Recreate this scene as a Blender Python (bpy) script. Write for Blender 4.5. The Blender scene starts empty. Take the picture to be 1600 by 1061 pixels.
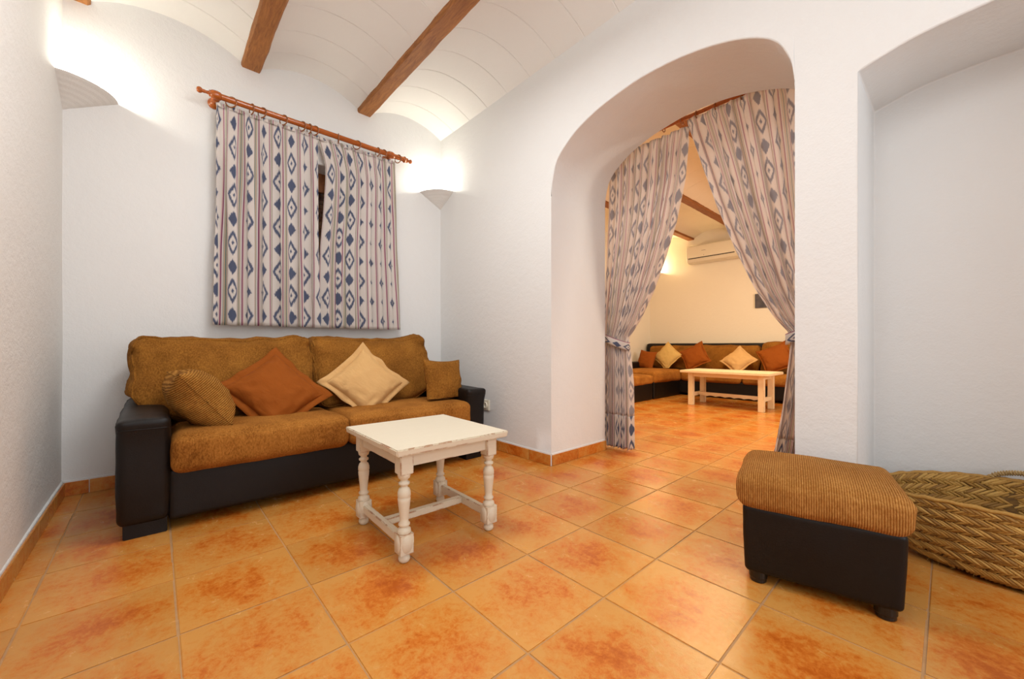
import bpy, bmesh, math, random
from math import pi, sin, cos, radians as RAD
from mathutils import Vector, Matrix, noise
random.seed(7)
sc = bpy.context.scene
COL = sc.collection

# ------------------------------------------------------------------ camera, world, light, exposure
cam_d = bpy.data.cameras.new('camera'); cam = bpy.data.objects.new('camera', cam_d); COL.objects.link(cam)
cam.location = (0, 0, 0.8); cam.rotation_euler = (pi/2, 0, -0.7346631)
cam_d.sensor_width = 36; cam_d.lens = 615.74/1600*36; cam_d.shift_y = 10/1600; cam_d.clip_start = 0.02
sc.camera = cam
sc.view_settings.view_transform = 'Standard'; sc.view_settings.look = 'None'
sc.view_settings.gamma = 1; sc.view_settings.use_curve_mapping = False
sc.view_settings.exposure = 0.28
w = bpy.data.worlds.new('sky'); sc.world = w; w.use_nodes = True
w.node_tree.nodes['Background'].inputs[0].default_value = (0.75, 0.87, 1.0, 1)
w.node_tree.nodes['Background'].inputs[1].default_value = 1.0

def area(name, loc, target, sx, sy, power, color):
    l = bpy.data.lights.new(name, 'AREA'); l.shape = 'RECTANGLE'; l.size = sx; l.size_y = sy
    l.energy = power; l.color = color
    o = bpy.data.objects.new(name, l); COL.objects.link(o); o.location = loc
    d = Vector(target)-Vector(loc); o.rotation_euler = d.to_track_quat('-Z', 'Y').to_euler()
    return o
def point(name, loc, power, color, r=0.03):
    l = bpy.data.lights.new(name, 'POINT'); l.energy = power; l.color = color; l.shadow_soft_size = r
    o = bpy.data.objects.new(name, l); COL.objects.link(o); o.location = loc
    return o
FILL = (0.97, 0.985, 1.0); WARM = (1.0, 0.72, 0.40)
area('added_rear_fill', (0.75, -1.75, 1.45), (0.75, 0, 1.25), 1.9, 1.6, 24, FILL)      # fill light added at the made-up window behind the camera
point('ceiling_lamp_light', (0.30, 0.25, 2.15), 15, (0.985, 0.985, 0.97), 0.22)
area('added_ceiling_fill', (0.72, 1.55, 2.60), (0.72, 1.75, 0), 0.55, 0.55, 19, (0.98, 0.98, 0.965))  # unseen fill added under the ceiling to even out the brightness
area('room_lamp_light', (4.6, 1.6, 2.62), (4.6, 1.6, 0), 1.2, 1.2, 62, (1.0, 0.79, 0.50))
area('added_far_fill', (4.6, -1.55, 1.5), (5.2, 2.5, 1.2), 1.4, 1.4, 64, (1.0, 0.92, 0.80))  # added fill inside the far room, brightens its floor, table and the curtains
SCONCE = (1.0, 0.97, 0.84)

# ------------------------------------------------------------------ node helpers
class G:
    """tiny expression builder for shader maths"""
    def __init__(s, name):
        s.m = bpy.data.materials.new(name); s.m.use_nodes = True
        s.t = s.m.node_tree; s.N = s.t.nodes; s.b = s.N['Principled BSDF']
    def link(s, a, b): s.t.links.new(a, b)
    def put(s, sock, v):
        if isinstance(v, bpy.types.NodeSocket): s.link(v, sock)
        else: sock.default_value = v
    def m_(s, op, a, b=None, c=None, clamp=False):
        n = s.N.new('ShaderNodeMath'); n.operation = op; n.use_clamp = clamp
        s.put(n.inputs[0], a)
        if b is not None: s.put(n.inputs[1], b)
        if c is not None: s.put(n.inputs[2], c)
        return n.outputs[0]
    def coord(s, kind='Object', scale=(1, 1, 1), loc=None):
        tc = s.N.new('ShaderNodeTexCoord'); mp = s.N.new('ShaderNodeMapping')
        s.link(tc.outputs[kind], mp.inputs[0]); mp.inputs['Scale'].default_value = scale
        if loc is not None: s.put(mp.inputs['Location'], loc)
        return mp.outputs[0]
    def noise(s, vec, scale, detail=3, rough=0.55, dist=0.0):
        n = s.N.new('ShaderNodeTexNoise'); s.put(n.inputs['Vector'], vec)
        n.inputs['Scale'].default_value = scale; n.inputs['Detail'].default_value = detail
        n.inputs['Roughness'].default_value = rough; n.inputs['Distortion'].default_value = dist
        return n.outputs['Fac']
    def ramp(s, fac, stops, interp='LINEAR'):
        n = s.N.new('ShaderNodeValToRGB'); s.put(n.inputs[0], fac); e = n.color_ramp.elements
        n.color_ramp.interpolation = interp
        while len(e) < len(stops): e.new(0.5)
        for x, (p, c) in zip(e, stops): x.position = p; x.color = (*c, 1)
        return n.outputs[0]
    def mix(s, f, a, b, mode='MIX'):
        n = s.N.new('ShaderNodeMix'); n.data_type = 'RGBA'; n.blend_type = mode
        s.put(n.inputs[0], f)
        s.put(n.inputs[6], (*a, 1) if isinstance(a, tuple) else a)
        s.put(n.inputs[7], (*b, 1) if isinstance(b, tuple) else b)
        return n.outputs[2]
    def bump(s, h, dist, strength=1.0, prev=None):
        n = s.N.new('ShaderNodeBump'); s.put(n.inputs['Height'], h)
        n.inputs['Distance'].default_value = dist; n.inputs['Strength'].default_value = strength
        if prev is not None: s.link(prev, n.inputs['Normal'])
        return n.outputs[0]
    def out(s, color=None, rough=None, normal=None, **kw):
        if color is not None: s.put(s.b.inputs['Base Color'], (*color, 1) if isinstance(color, tuple) else color)
        if rough is not None: s.put(s.b.inputs['Roughness'], rough)
        if normal is not None: s.link(normal, s.b.inputs['Normal'])
        for k, v in kw.items(): s.put(s.b.inputs[k.replace('_', ' ')], v)
        return s.m

def srgb(r, g, b):
    f = lambda c: (c/255/12.92) if c/255 <= 0.04045 else ((c/255+0.055)/1.055)**2.4
    return (f(r), f(g), f(b))

def mat_plaster(name, col, rough_amt=1.0, scale=1.0):
    g = G(name); c = g.coord()
    big = g.noise(c, 1.6*scale, 3); mid = g.noise(c, 24*scale, 4, 0.6); fine = g.noise(c, 120*scale, 3, 0.6)
    colr = g.mix(g.m_('MULTIPLY', big, 0.35), col, tuple(x*0.9 for x in col))
    h = g.m_('ADD', g.m_('MULTIPLY', mid, 0.9), g.m_('MULTIPLY', fine, 0.35))
    h = g.m_('ADD', h, g.m_('MULTIPLY', big, 2.0))
    return g.out(colr, 0.85, g.bump(h, 0.0045*rough_amt, 0.8))
M = {}
M['plaster'] = mat_plaster('white_plaster', (0.79, 0.79, 0.78), 0.7)
M['plaster_rough'] = mat_plaster('rough_white_plaster', (0.80, 0.785, 0.755), 1.1, 0.9)
M['vault'] = mat_plaster('vault_plaster', (0.83, 0.81, 0.775), 0.4)
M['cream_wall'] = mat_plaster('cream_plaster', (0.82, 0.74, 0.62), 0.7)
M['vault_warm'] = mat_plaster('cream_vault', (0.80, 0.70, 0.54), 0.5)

def mat_tile():
    g = G('terracotta_tile'); oi = g.N.new('ShaderNodeObjectInfo')
    tc = g.N.new('ShaderNodeTexCoord'); add = g.N.new('ShaderNodeVectorMath'); add.operation = 'MULTIPLY_ADD'
    cmb = g.N.new('ShaderNodeCombineXYZ')
    r1 = g.m_('MULTIPLY', oi.outputs['Random'], 37.0); r2 = g.m_('MULTIPLY', oi.outputs['Random'], 91.0)
    g.link(r1, cmb.inputs[0]); g.link(r2, cmb.inputs[1])
    g.link(tc.outputs['Object'], add.inputs[0]); add.inputs[1].default_value = (1, 1, 1); g.link(cmb.outputs[0], add.inputs[2])
    v = add.outputs[0]
    stretch = g.N.new('ShaderNodeMapping'); g.link(v, stretch.inputs[0]); stretch.inputs['Scale'].default_value = (1.5, 1, 1)
    n1 = g.noise(stretch.outputs[0], 9, 6, 0.62, 0.5); n2 = g.noise(v, 48, 8, 0.78, 0.4); n3 = g.noise(v, 3.5, 2)
    ln = g.N.new('ShaderNodeVectorMath'); ln.operation = 'LENGTH'; g.link(tc.outputs['Object'], ln.inputs[0])
    edge = g.m_('MULTIPLY', g.m_('POWER', g.m_('DIVIDE', ln.outputs['Value'], 0.2), 1.6), 0.17)
    f = g.m_('ADD', g.m_('MULTIPLY', n1, 0.42), g.m_('MULTIPLY', n2, 0.60))
    f = g.m_('ADD', f, g.m_('MULTIPLY', g.m_('SUBTRACT', n3, 0.5), 0.35))
    f = g.m_('ADD', f, g.m_('SUBTRACT', edge, 0.05))
    col = g.ramp(f, [(0.36, srgb(176, 86, 20)), (0.46, srgb(198, 110, 36)), (0.53, srgb(202, 130, 54)), (0.64, srgb(204, 145, 72))])
    tint = g.m_('ADD', g.m_('MULTIPLY', oi.outputs['Random'], 0.16), 0.92)
    hs = g.N.new('ShaderNodeHueSaturation'); g.link(col, hs.inputs['Color']); g.link(tint, hs.inputs['Value'])
    hs.inputs['Saturation'].default_value = 1.0
    rough = g.m_('ADD', g.m_('MULTIPLY', n1, 0.24), 0.12)
    return g.out(hs.outputs[0], rough, g.bump(g.m_('ADD', n2, n1), 0.0012, 0.5), Specular_IOR_Level=0.38)
M['tile'] = mat_tile()
g = G('grout'); M['grout'] = g.out(g.mix(g.noise(g.coord(), 30), srgb(196, 154, 106), srgb(160, 120, 80)), 0.9)

def mat_wood(name, a, b, sc_=(1, 12, 12), rough=0.6, bd=0.002):
    g = G(name); v = g.coord('Object', sc_)
    n = g.noise(v, 6, 5, 0.6, 1.5); n2 = g.noise(v, 40, 3)
    f = g.m_('ADD', g.m_('MULTIPLY', n, 0.8), g.m_('MULTIPLY', n2, 0.25))
    return g.out(g.ramp(f, [(0.3, a), (0.7, b)]), rough, g.bump(f, bd, 0.7))
M['beam_y'] = mat_wood('beam_wood', srgb(112, 66, 24), srgb(176, 114, 54), (9, 1, 9), 0.65, 0.004)
M['beam_x'] = mat_wood('beam_wood_far', srgb(110, 60, 20), srgb(160, 98, 40), (1, 9, 9), 0.65, 0.004)
M['rod'] = mat_wood('varnished_wood', srgb(134, 62, 14), srgb(186, 98, 34), (1, 10, 10), 0.22, 0.0004)
M['ring'] = mat_wood('ring_wood', srgb(120, 68, 26), srgb(150, 92, 42), (4, 4, 4), 0.4, 0.0004)
M['dark_wood'] = mat_wood('dark_window_wood', srgb(112, 62, 26), srgb(168, 102, 50), (6, 6, 1), 0.45, 0.001)

def mat_white_wood(name, base, worn, amt=0.5):
    g = G(name); v = g.coord('Object', (1, 1, 1)); vs = g.coord('Object', (1.5, 14, 14))
    n = g.noise(vs, 5, 5, 0.6, 0.8); fine = g.noise(v, 90, 4, 0.7); spots = g.noise(v, 13, 5, 0.7)
    geo = g.N.new('ShaderNodeNewGeometry')
    bev = g.N.new('ShaderNodeBevel'); bev.inputs['Radius'].default_value = 0.006; bev.samples = 4
    dp = g.N.new('ShaderNodeVectorMath'); dp.operation = 'DOT_PRODUCT'
    g.link(geo.outputs['Normal'], dp.inputs[0]); g.link(bev.outputs[0], dp.inputs[1])
    e = g.m_('SUBTRACT', 1.0, dp.outputs['Value'])                    # worn where the piece has an edge
    e = g.m_('MULTIPLY', e, g.m_('MULTIPLY', g.m_('SUBTRACT', spots, 0.50, clamp=True), 60), clamp=True)
    e = g.m_('MULTIPLY', e, amt, clamp=True)
    base2 = g.mix(n, tuple(x*0.93 for x in base), base)
    return g.out(g.mix(e, base2, worn), 0.55, g.bump(g.m_('ADD', n, g.m_('MULTIPLY', fine, 0.5)), 0.0012, 0.6))
M['white_wood'] = mat_white_wood('distressed_white_paint', srgb(226, 216, 194), srgb(164, 104, 56), 0.95)
M['pale_wood'] = mat_white_wood('pale_limed_wood', srgb(240, 218, 178), srgb(190, 140, 80), 0.5)

def mat_chenille(name, a, b, ribs=None, rib_axis=0):
    g = G(name); v = g.coord(); 
    n = g.noise(v, 420, 2, 0.6); m = g.noise(g.coord('Object', (1, 1, 0.45)), 170, 5, 0.78); big = g.noise(v, 7, 3)
    f = g.m_('ADD', g.m_('MULTIPLY', m, 0.7), g.m_('MULTIPLY', big, 0.30))
    h = g.m_('ADD', m, g.m_('MULTIPLY', n, 0.6)); bd = 0.0035
    if ribs:
        sx = g.N.new('ShaderNodeSeparateXYZ'); g.link(v, sx.inputs[0])
        wv = g.m_('SINE', g.m_('MULTIPLY', sx.outputs[rib_axis], 2*pi/ribs))
        wv = g.m_('ADD', g.m_('MULTIPLY', wv, 0.5), 0.5)
        f = g.m_('ADD', g.m_('MULTIPLY', f, 0.72), g.m_('MULTIPLY', wv, 0.17)); h = g.m_('ADD', h, g.m_('MULTIPLY', wv, 1.0))
    col = g.ramp(f, [(0.36, a), (0.62, b)])
    mm = g.out(col, 0.92, g.bump(h, bd, 0.8), Specular_IOR_Level=0.12)
    return mm
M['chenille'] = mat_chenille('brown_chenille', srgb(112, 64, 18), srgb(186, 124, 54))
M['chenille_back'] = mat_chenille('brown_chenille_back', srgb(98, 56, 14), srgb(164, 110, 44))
M['ribbed'] = mat_chenille('ribbed_ochre_chenille', srgb(146, 90, 34), srgb(216, 158, 88), 0.0062, 1)
M['ribbed_pillow'] = mat_chenille('ribbed_ochre_pillow', srgb(124, 78, 26), srgb(198, 142, 68), 0.0085, 2)
def mat_cloth(name, a, b):
    g = G(name); v = g.coord(); n = g.noise(v, 300, 2); big = g.noise(v, 5, 3); wr = g.noise(g.coord('Object', (1, 1, 2.2)), 9, 3, 0.6, 0.6)
    mm = g.out(g.mix(g.m_('ADD', g.m_('MULTIPLY', n, 0.4), g.m_('MULTIPLY', big, 0.5)), a, b), 0.85,
               g.bump(g.m_('ADD', g.m_('MULTIPLY', wr, 1.0), g.m_('MULTIPLY', n, 0.04)), 0.012, 0.6), Specular_IOR_Level=0.12)
    return mm
M['rust'] = mat_cloth('rust_cotton', srgb(128, 66, 18), srgb(156, 84, 28))
M['sand'] = mat_cloth('sand_cotton', srgb(196, 152, 96), srgb(216, 176, 122))
M['beige'] = mat_cloth('beige_cotton', srgb(196, 160, 96), srgb(212, 178, 112))
g = G('black_leather'); v = g.coord(); n = g.noise(v, 190, 4, 0.6); b_ = g.noise(v, 6, 3)
scr = g.noise(g.coord('Object', (1, 1, 3)), 24, 6, 0.75, 1.0)
lc = g.mix(g.m_('MULTIPLY', g.m_('SUBTRACT', scr, 0.66, clamp=True), 3.0, clamp=True), srgb(17, 13, 12), srgb(58, 50, 46))
M['leather'] = g.out(lc, g.m_('ADD', g.m_('MULTIPLY', b_, 0.2), 0.36), g.bump(g.m_('ADD', n, g.m_('MULTIPLY', b_, 3)), 0.0012, 0.5), Specular_IOR_Level=0.3)
g = G('black_plastic'); M['black'] = g.out(srgb(22, 18, 16), 0.3)
g = G('off_white_plastic'); M['plastic'] = g.out(srgb(232, 224, 205), 0.35)
g = G('grey_print'); M['print'] = g.out(srgb(120, 104, 84), 0.5)
g = G('dark_gap'); M['gap'] = g.out(srgb(60, 48, 36), 0.6)
g = G('dark_painting'); v = g.coord(); M['painting'] = g.out(g.ramp(g.noise(v, 12, 4), [(0.3, srgb(58, 58, 70)), (0.7, srgb(96, 88, 92))]), 0.7)
g = G('window_glass'); M['glass'] = g.out((0.9, 0.95, 0.95), 0.03, Transmission_Weight=1.0)
g = G('lamp_bulb'); g.b.inputs['Emission Strength'].default_value = 6; g.b.inputs['Emission Color'].default_value = (1, 0.95, 0.8, 1); M['bulb'] = g.out((1, 1, 1), 0.5)
g = G('warm_bulb'); g.b.inputs['Emission Strength'].default_value = 6; g.b.inputs['Emission Color'].default_value = (1, 0.75, 0.4, 1); M['warm_bulb'] = g.out((1, 1, 1), 0.5)
def mat_straw():
    g = G('esparto_straw'); geo = g.N.new('ShaderNodeNewGeometry'); v = g.coord()
    r = geo.outputs['Random Per Island']; st = g.noise(v, 160, 4, 0.7)
    f = g.m_('ADD', g.m_('MULTIPLY', r, 0.6), g.m_('MULTIPLY', st, 0.4))
    return g.out(g.ramp(f, [(0.15, srgb(118, 82, 28)), (0.5, srgb(168, 124, 52)), (0.85, srgb(196, 156, 82))]), 0.62, g.bump(st, 0.0015, 0.7))
M['straw'] = mat_straw()
g = G('straw_shell'); M['straw_dark'] = g.out(g.ramp(g.noise(g.coord('Object', (1, 1, 4)), 50, 4), [(0.3, srgb(78, 52, 18)), (0.7, srgb(128, 92, 36))]), 0.8)
g = G('straw_rope'); M['rope'] = g.out(g.ramp(g.noise(g.coord(), 160, 3), [(0.3, srgb(150, 116, 64)), (0.7, srgb(204, 176, 122))]), 0.7)

def mat_ikat(name, fade):
    g = G(name); tc = g.N.new('ShaderNodeTexCoord'); sp = g.N.new('ShaderNodeSeparateXYZ'); g.link(tc.outputs['UV'], sp.inputs[0])
    u, v = sp.outputs[0], sp.outputs[1]; m = g.m_
    P, PV = 0.102, 0.305
    su = m('DIVIDE', u, P); i = m('FLOOR', su); x = m('ABSOLUTE', m('MULTIPLY', m('SUBTRACT', m('FRACT', su), 0.5), P))
    cb = g.N.new('ShaderNodeCombineXYZ'); g.link(m('MULTIPLY', u, 420.0), cb.inputs[0]); g.link(m('MULTIPLY', v, 26.0), cb.inputs[1])
    jag = g.noise(cb.outputs[0], 1.0, 2, 0.7)
    jg = m('MULTIPLY', m('SUBTRACT', jag, 0.5), 0.05)
    off = m('MULTIPLY', m('MODULO', m('ADD', i, 100.0), 2.0), PV*0.5)
    vv = m('DIVIDE', m('ADD', m('ADD', v, off), jg), PV)
    fv = m('ABSOLUTE', m('MULTIPLY', m('SUBTRACT', m('FRACT', m('ADD', vv, 20.0)), 0.5), PV))
    d = m('ADD', m('DIVIDE', x, 0.0265), m('DIVIDE', fv, 0.082))
    soft = lambda val, edge, wd: m('SUBTRACT', 0.5, m('DIVIDE', m('SUBTRACT', val, edge), wd), clamp=True)   # 1 where val<edge
    ring = m('MULTIPLY', soft(d, 1.0, 0.14), m('SUBTRACT', 1.0, soft(d, 0.62, 0.14)))
    dot = soft(d, 0.2, 0.1)
    fs = m('SUBTRACT', PV*0.5, fv)
    ds = m('ADD', m('DIVIDE', x, 0.0205), m('DIVIDE', fs, 0.050)); sm = soft(ds, 1.0, 0.14)
    blue = m('MAXIMUM', m('MAXIMUM', ring, dot), sm)
    s = m('SUBTRACT', P*0.5, x)
    band = lambda c, h: soft(m('ABSOLUTE', m('SUBTRACT', s, c)), h, 0.0008)
    cream = (0.86, 0.81, 0.77)
    col = g.mix(m('MULTIPLY', blue, 0.93), cream, srgb(78, 92, 128))
    col = g.mix(m('MULTIPLY', band(0.0, 0.0019), 0.95), col, srgb(100, 122, 108))
    col = g.mix(m('MULTIPLY', band(0.0045, 0.0012), 0.75), col, srgb(196, 160, 90))
    col = g.mix(m('MULTIPLY', band(0.0075, 0.0012), 0.55), col, srgb(150, 160, 150))
    col = g.mix(m('MULTIPLY', band(0.0142, 0.0019), 0.95), col, srgb(150, 48, 104))
    col = g.mix(m('MULTIPLY', band(0.0178, 0.0008), 0.6), col, srgb(210, 120, 130))
    if fade: col = g.mix(fade, col, (0.88, 0.80, 0.76))
    wv = g.noise(tc.outputs['UV'], 700, 2)
    mm = g.out(col, 0.9, g.bump(wv, 0.0006, 0.4))
    # thin cotton: part of the light falling on the far side comes through
    N = g.N; tr = N.new('ShaderNodeBsdfTranslucent'); mx = N.new('ShaderNodeMixShader'); mx.inputs[0].default_value = 0.46
    g.link(col, tr.inputs['Color']); o = N['Material Output']; g.link(g.b.outputs[0], mx.inputs[1]); g.link(tr.outputs[0], mx.inputs[2]); g.link(mx.outputs[0], o.inputs['Surface'])
    return mm
M['ikat'] = mat_ikat('ikat_cotton', 0.0)
M['ikat_back'] = mat_ikat('ikat_cotton_reverse', 0.42)

# ------------------------------------------------------------------ object helpers
def link(name, me, mat=None, parent=None, smooth=False):
    o = bpy.data.objects.new(name, me); COL.objects.link(o)
    if mat is not None and not me.materials: me.materials.append(mat)
    if smooth:
        for p in me.polygons: p.use_smooth = True
    if parent is not None: o.parent = parent
    return o
def from_bm(name, bm, mat, parent=None, smooth=False):
    bmesh.ops.recalc_face_normals(bm, faces=bm.faces[:])
    me = bpy.data.meshes.new(name); bm.to_mesh(me); bm.free()
    return link(name, me, mat, parent, smooth)
def from_py(name, vs, fs, mat, parent=None, smooth=False, fix=False):
    me = bpy.data.meshes.new(name); me.from_pydata(vs, [], fs); me.update()
    if fix:
        bm = bmesh.new(); bm.from_mesh(me); bmesh.ops.remove_doubles(bm, verts=bm.verts[:], dist=1e-5)
        bmesh.ops.recalc_face_normals(bm, faces=bm.faces[:]); bm.to_mesh(me); bm.free()
    return link(name, me, mat, parent, smooth)
def thing(name, label, cat, loc=(0, 0, 0), rz=0, group=None):
    o = bpy.data.objects.new(name, None); COL.objects.link(o); o.empty_display_size = 0.1
    o.location = loc; o.rotation_euler = (0, 0, rz); return tag(o, label, cat, group)
def tag(o, label, cat, group=None):
    o['label'] = label; o['category'] = cat
    if not group:
        for key, gname in (('arch_curtain', 'tied back curtains in the archway'), ('window_curtain', 'curtains on the window rod'),
                           ('corner_sconce', 'plaster corner lamps'), ('curtain_rod', 'wooden curtain rods')):
            if o.name.split('.')[0] == key: group = gname
        if cat == 'pillow': group = 'cushions on the far corner sofa' if 'corner sofa' in label else 'cushions on the black leather sofa'
        if cat == 'footstool': group = 'black footstools with ochre tops'
    if group: o['group'] = group
    return o
def struct(o): o['kind'] = 'structure'; return o
def box_bm(a, b, bm=None, bev=0):
    bm = bm or bmesh.new()
    r = bmesh.ops.create_cube(bm, size=1)
    for v in r['verts']:
        v.co = Vector([a[i]+(v.co[i]+0.5)*(b[i]-a[i]) for i in range(3)])
    if bev:
        es = list({e for v in r['verts'] for e in v.link_edges})
        bmesh.ops.bevel(bm, geom=es, offset=bev, segments=2, affect='EDGES')
    return bm
def box(name, a, b, mat, parent=None, bev=0, smooth=False):
    o = from_bm(name, box_bm(a, b, None, bev), mat, parent, smooth); return o
def lathe(prof, seg=24, axis='Z', origin=(0, 0, 0), bm=None):
    bm = bm or bmesh.new(); rings = []
    def P(r, a, z):
        p = (r*cos(a), r*sin(a), z)
        if axis == 'X': p = (p[2], p[0], p[1])
        if axis == 'Y': p = (p[0], p[2], p[1])
        return Vector(p)+Vector(origin)
    for r, z in prof:
        if r < 1e-5: rings.append([bm.verts.new(P(0, 0, z))])
        else: rings.append([bm.verts.new(P(r, 2*pi*k/seg, z)) for k in range(seg)])
    for A, B in zip(rings, rings[1:]):
        for k in range(seg):
            k2 = (k+1) % seg
            if len(A) == 1 and len(B) == 1: continue
            if len(A) == 1: bm.faces.new((A[0], B[k], B[k2]))
            elif len(B) == 1: bm.faces.new((A[k], A[k2], B[0]))
            else: bm.faces.new((A[k], A[k2], B[k2], B[k]))
    return bm
def tube(pts, r, seg=8, bm=None, closed=False):
    bm = bm or bmesh.new(); rings = []; n = len(pts); pts = [Vector(p) for p in pts]
    up = Vector((0, 0, 1))
    for i, p in enumerate(pts):
        a = pts[(i-1) % n] if (closed or i > 0) else p; b = pts[(i+1) % n] if (closed or i < n-1) else p
        t = (b-a).normalized(); s = t.cross(up)
        if s.length < 1e-3: s = t.cross(Vector((1, 0, 0)))
        s.normalize(); q = s.cross(t)
        rr = r[i] if isinstance(r, (list, tuple)) else r
        rings.append([bm.verts.new(p+s*rr*cos(2*pi*k/seg)+q*rr*sin(2*pi*k/seg)) for k in range(seg)])
    m = n if closed else n-1
    for i in range(m):
        A, B = rings[i], rings[(i+1) % n]
        for k in range(seg): bm.faces.new((A[k], A[(k+1) % seg], B[(k+1) % seg], B[k]))
    if not closed: bm.faces.new(rings[0]); bm.faces.new(rings[-1])
    return bm
def bevel_mod(o, w, seg=2, ang=40):
    m = o.modifiers.new('bevel', 'BEVEL'); m.width = w; m.segments = seg; m.limit_method = 'ANGLE'; m.angle_limit = RAD(ang)
    return o
def cushion(name, a, b, r, mat, parent, puff=(0, 0, 0), wr=0.004, seed=0, n=22, fn=None):
    """soft rounded block between corners a and b; puff swells each pair of faces, fn reshapes it further"""
    a = Vector(a); b = Vector(b); c = (a+b)/2; h = (b-a)/2
    ts = [math.tanh(2.2*(-1+2*i/n))/math.tanh(2.2) for i in range(n+1)]
    def mp(p):
        q = Vector([p[i]*h[i] for i in range(3)])
        inn = Vector([max(-(h[i]-r), min(h[i]-r, q[i])) for i in range(3)])
        d = q-inn
        if d.length > 1e-9: q = inn+d.normalized()*r
        w_ = [1-p[i]**2 for i in range(3)]
        o = Vector((puff[0]*p[0]*w_[1]*w_[2], puff[1]*p[1]*w_[0]*w_[2], puff[2]*p[2]*w_[0]*w_[1]))
        q += o
        s = c+q+Vector((seed*3.1, seed*1.7, 0))
        nv = Vector((noise.noise(s*7), noise.noise(s*7+Vector((9, 0, 0))), noise.noise(s*7+Vector((0, 9, 0)))))*wr*1.6
        nv += Vector((noise.noise(s*22), noise.noise(s*22+Vector((5, 0, 0))), noise.noise(s*22+Vector((0, 5, 0)))))*wr*0.6
        q = q+nv
        return fn(c+q, p) if fn else c+q
    vs = []; fs = []
    for ax in range(3):
        for sg in (-1, 1):
            base = len(vs)
            for i in ts:
                for j in ts:
                    p = [0, 0, 0]; p[ax] = sg; p[(ax+1) % 3] = i; p[(ax+2) % 3] = j
                    vs.append(tuple(mp(p)))
            for i in range(n):
                for j in range(n):
                    k = base+i*(n+1)+j; f = (k, k+n+1, k+n+2, k+1)
                    fs.append(f if sg > 0 else f[::-1])
    return from_py(name, vs, fs, mat, parent, True, True), mp
def seam(mp, name, mat, parent, path, r=0.004):
    bm = tube([mp(p) for p in path], r, 6, None, True); return from_bm(name, bm, mat, parent, True)
def rect_path(ax, s, k=28, e=0.97):
    out = []
    for t in range(4*k):
        q, f = divmod(t, k); f = -1+2*f/k
        uv = [(f, -1), (1, f), (-f, 1), (-1, -f)][q]; p = [0, 0, 0]; p[ax] = s
        p[(ax+1) % 3] = uv[0]; p[(ax+2) % 3] = uv[1]; out.append(p)
    return out

# ------------------------------------------------------------------ room measures
XL, XR, XR2, XF = -0.37, 1.955, 2.57, 7.0
YB, YB2, YF, YF2 = 3.15, 3.81, -1.6, -1.6
ZC = 2.86; SPR = 2.685
# floor -----------------------------------------------------------
TX, TY, GX, GY = 0.33642, 0.34671, -0.29049, 2.12081
floor = struct(box('floor', (-0.55, -1.8, -0.10), (7.2, 4.0, -0.0022), M['grout']))
gap = 0.0032
bm = box_bm((-(TX-gap)/2, -(TY-gap)/2, -0.012), ((TX-gap)/2, (TY-gap)/2, 0.0))
top_e = [e for e in bm.edges if all(abs(v.co.z) < 1e-6 for v in e.verts)]
bmesh.ops.bevel(bm, geom=top_e, offset=0.0022, segments=2, affect='EDGES')
tile_me = bpy.data.meshes.new('tile'); bm.to_mesh(tile_me); bm.free(); tile_me.materials.append(M['tile'])
cnt = 0; rest = []
for i in range(-1, 22):
    for j in range(-6, 11):
        cx = GX+(i+0.5)*TX; cy = GY-(j+0.5)*TY
        if cx-TX/2 > XF or cx+TX/2 < XL-0.3: continue
        room1 = cx-TX/2 < XR+0.5 and cy-TY/2 < YB and cy > -0.75
        if cx-TX/2 > XR+0.5:
            room1 = 0.0 < cy-TY/2 and cy-TY/2 < YB2 and (cy < 3.3)
        if room1: 
            o = bpy.data.objects.new('tile', tile_me); COL.objects.link(o); o.parent = floor
            o.location = (cx, cy, 0.0); k = random.choice((0, 1)); o.rotation_euler = (random.uniform(-.0008, .0008), random.uniform(-.0008, .0008), pi*k); cnt += 1
        else: rest.append((cx, cy))
print('tiles', cnt)
bm = bmesh.new()
for cx, cy in rest:
    box_bm((cx-TX/2+gap/2, cy-TY/2+gap/2, -0.012), (cx+TX/2-gap/2, cy+TY/2-gap/2, 0), bm)
o = from_bm('tile_field', bm, M['tile'], floor); o['kind'] = 'stuff'

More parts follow.
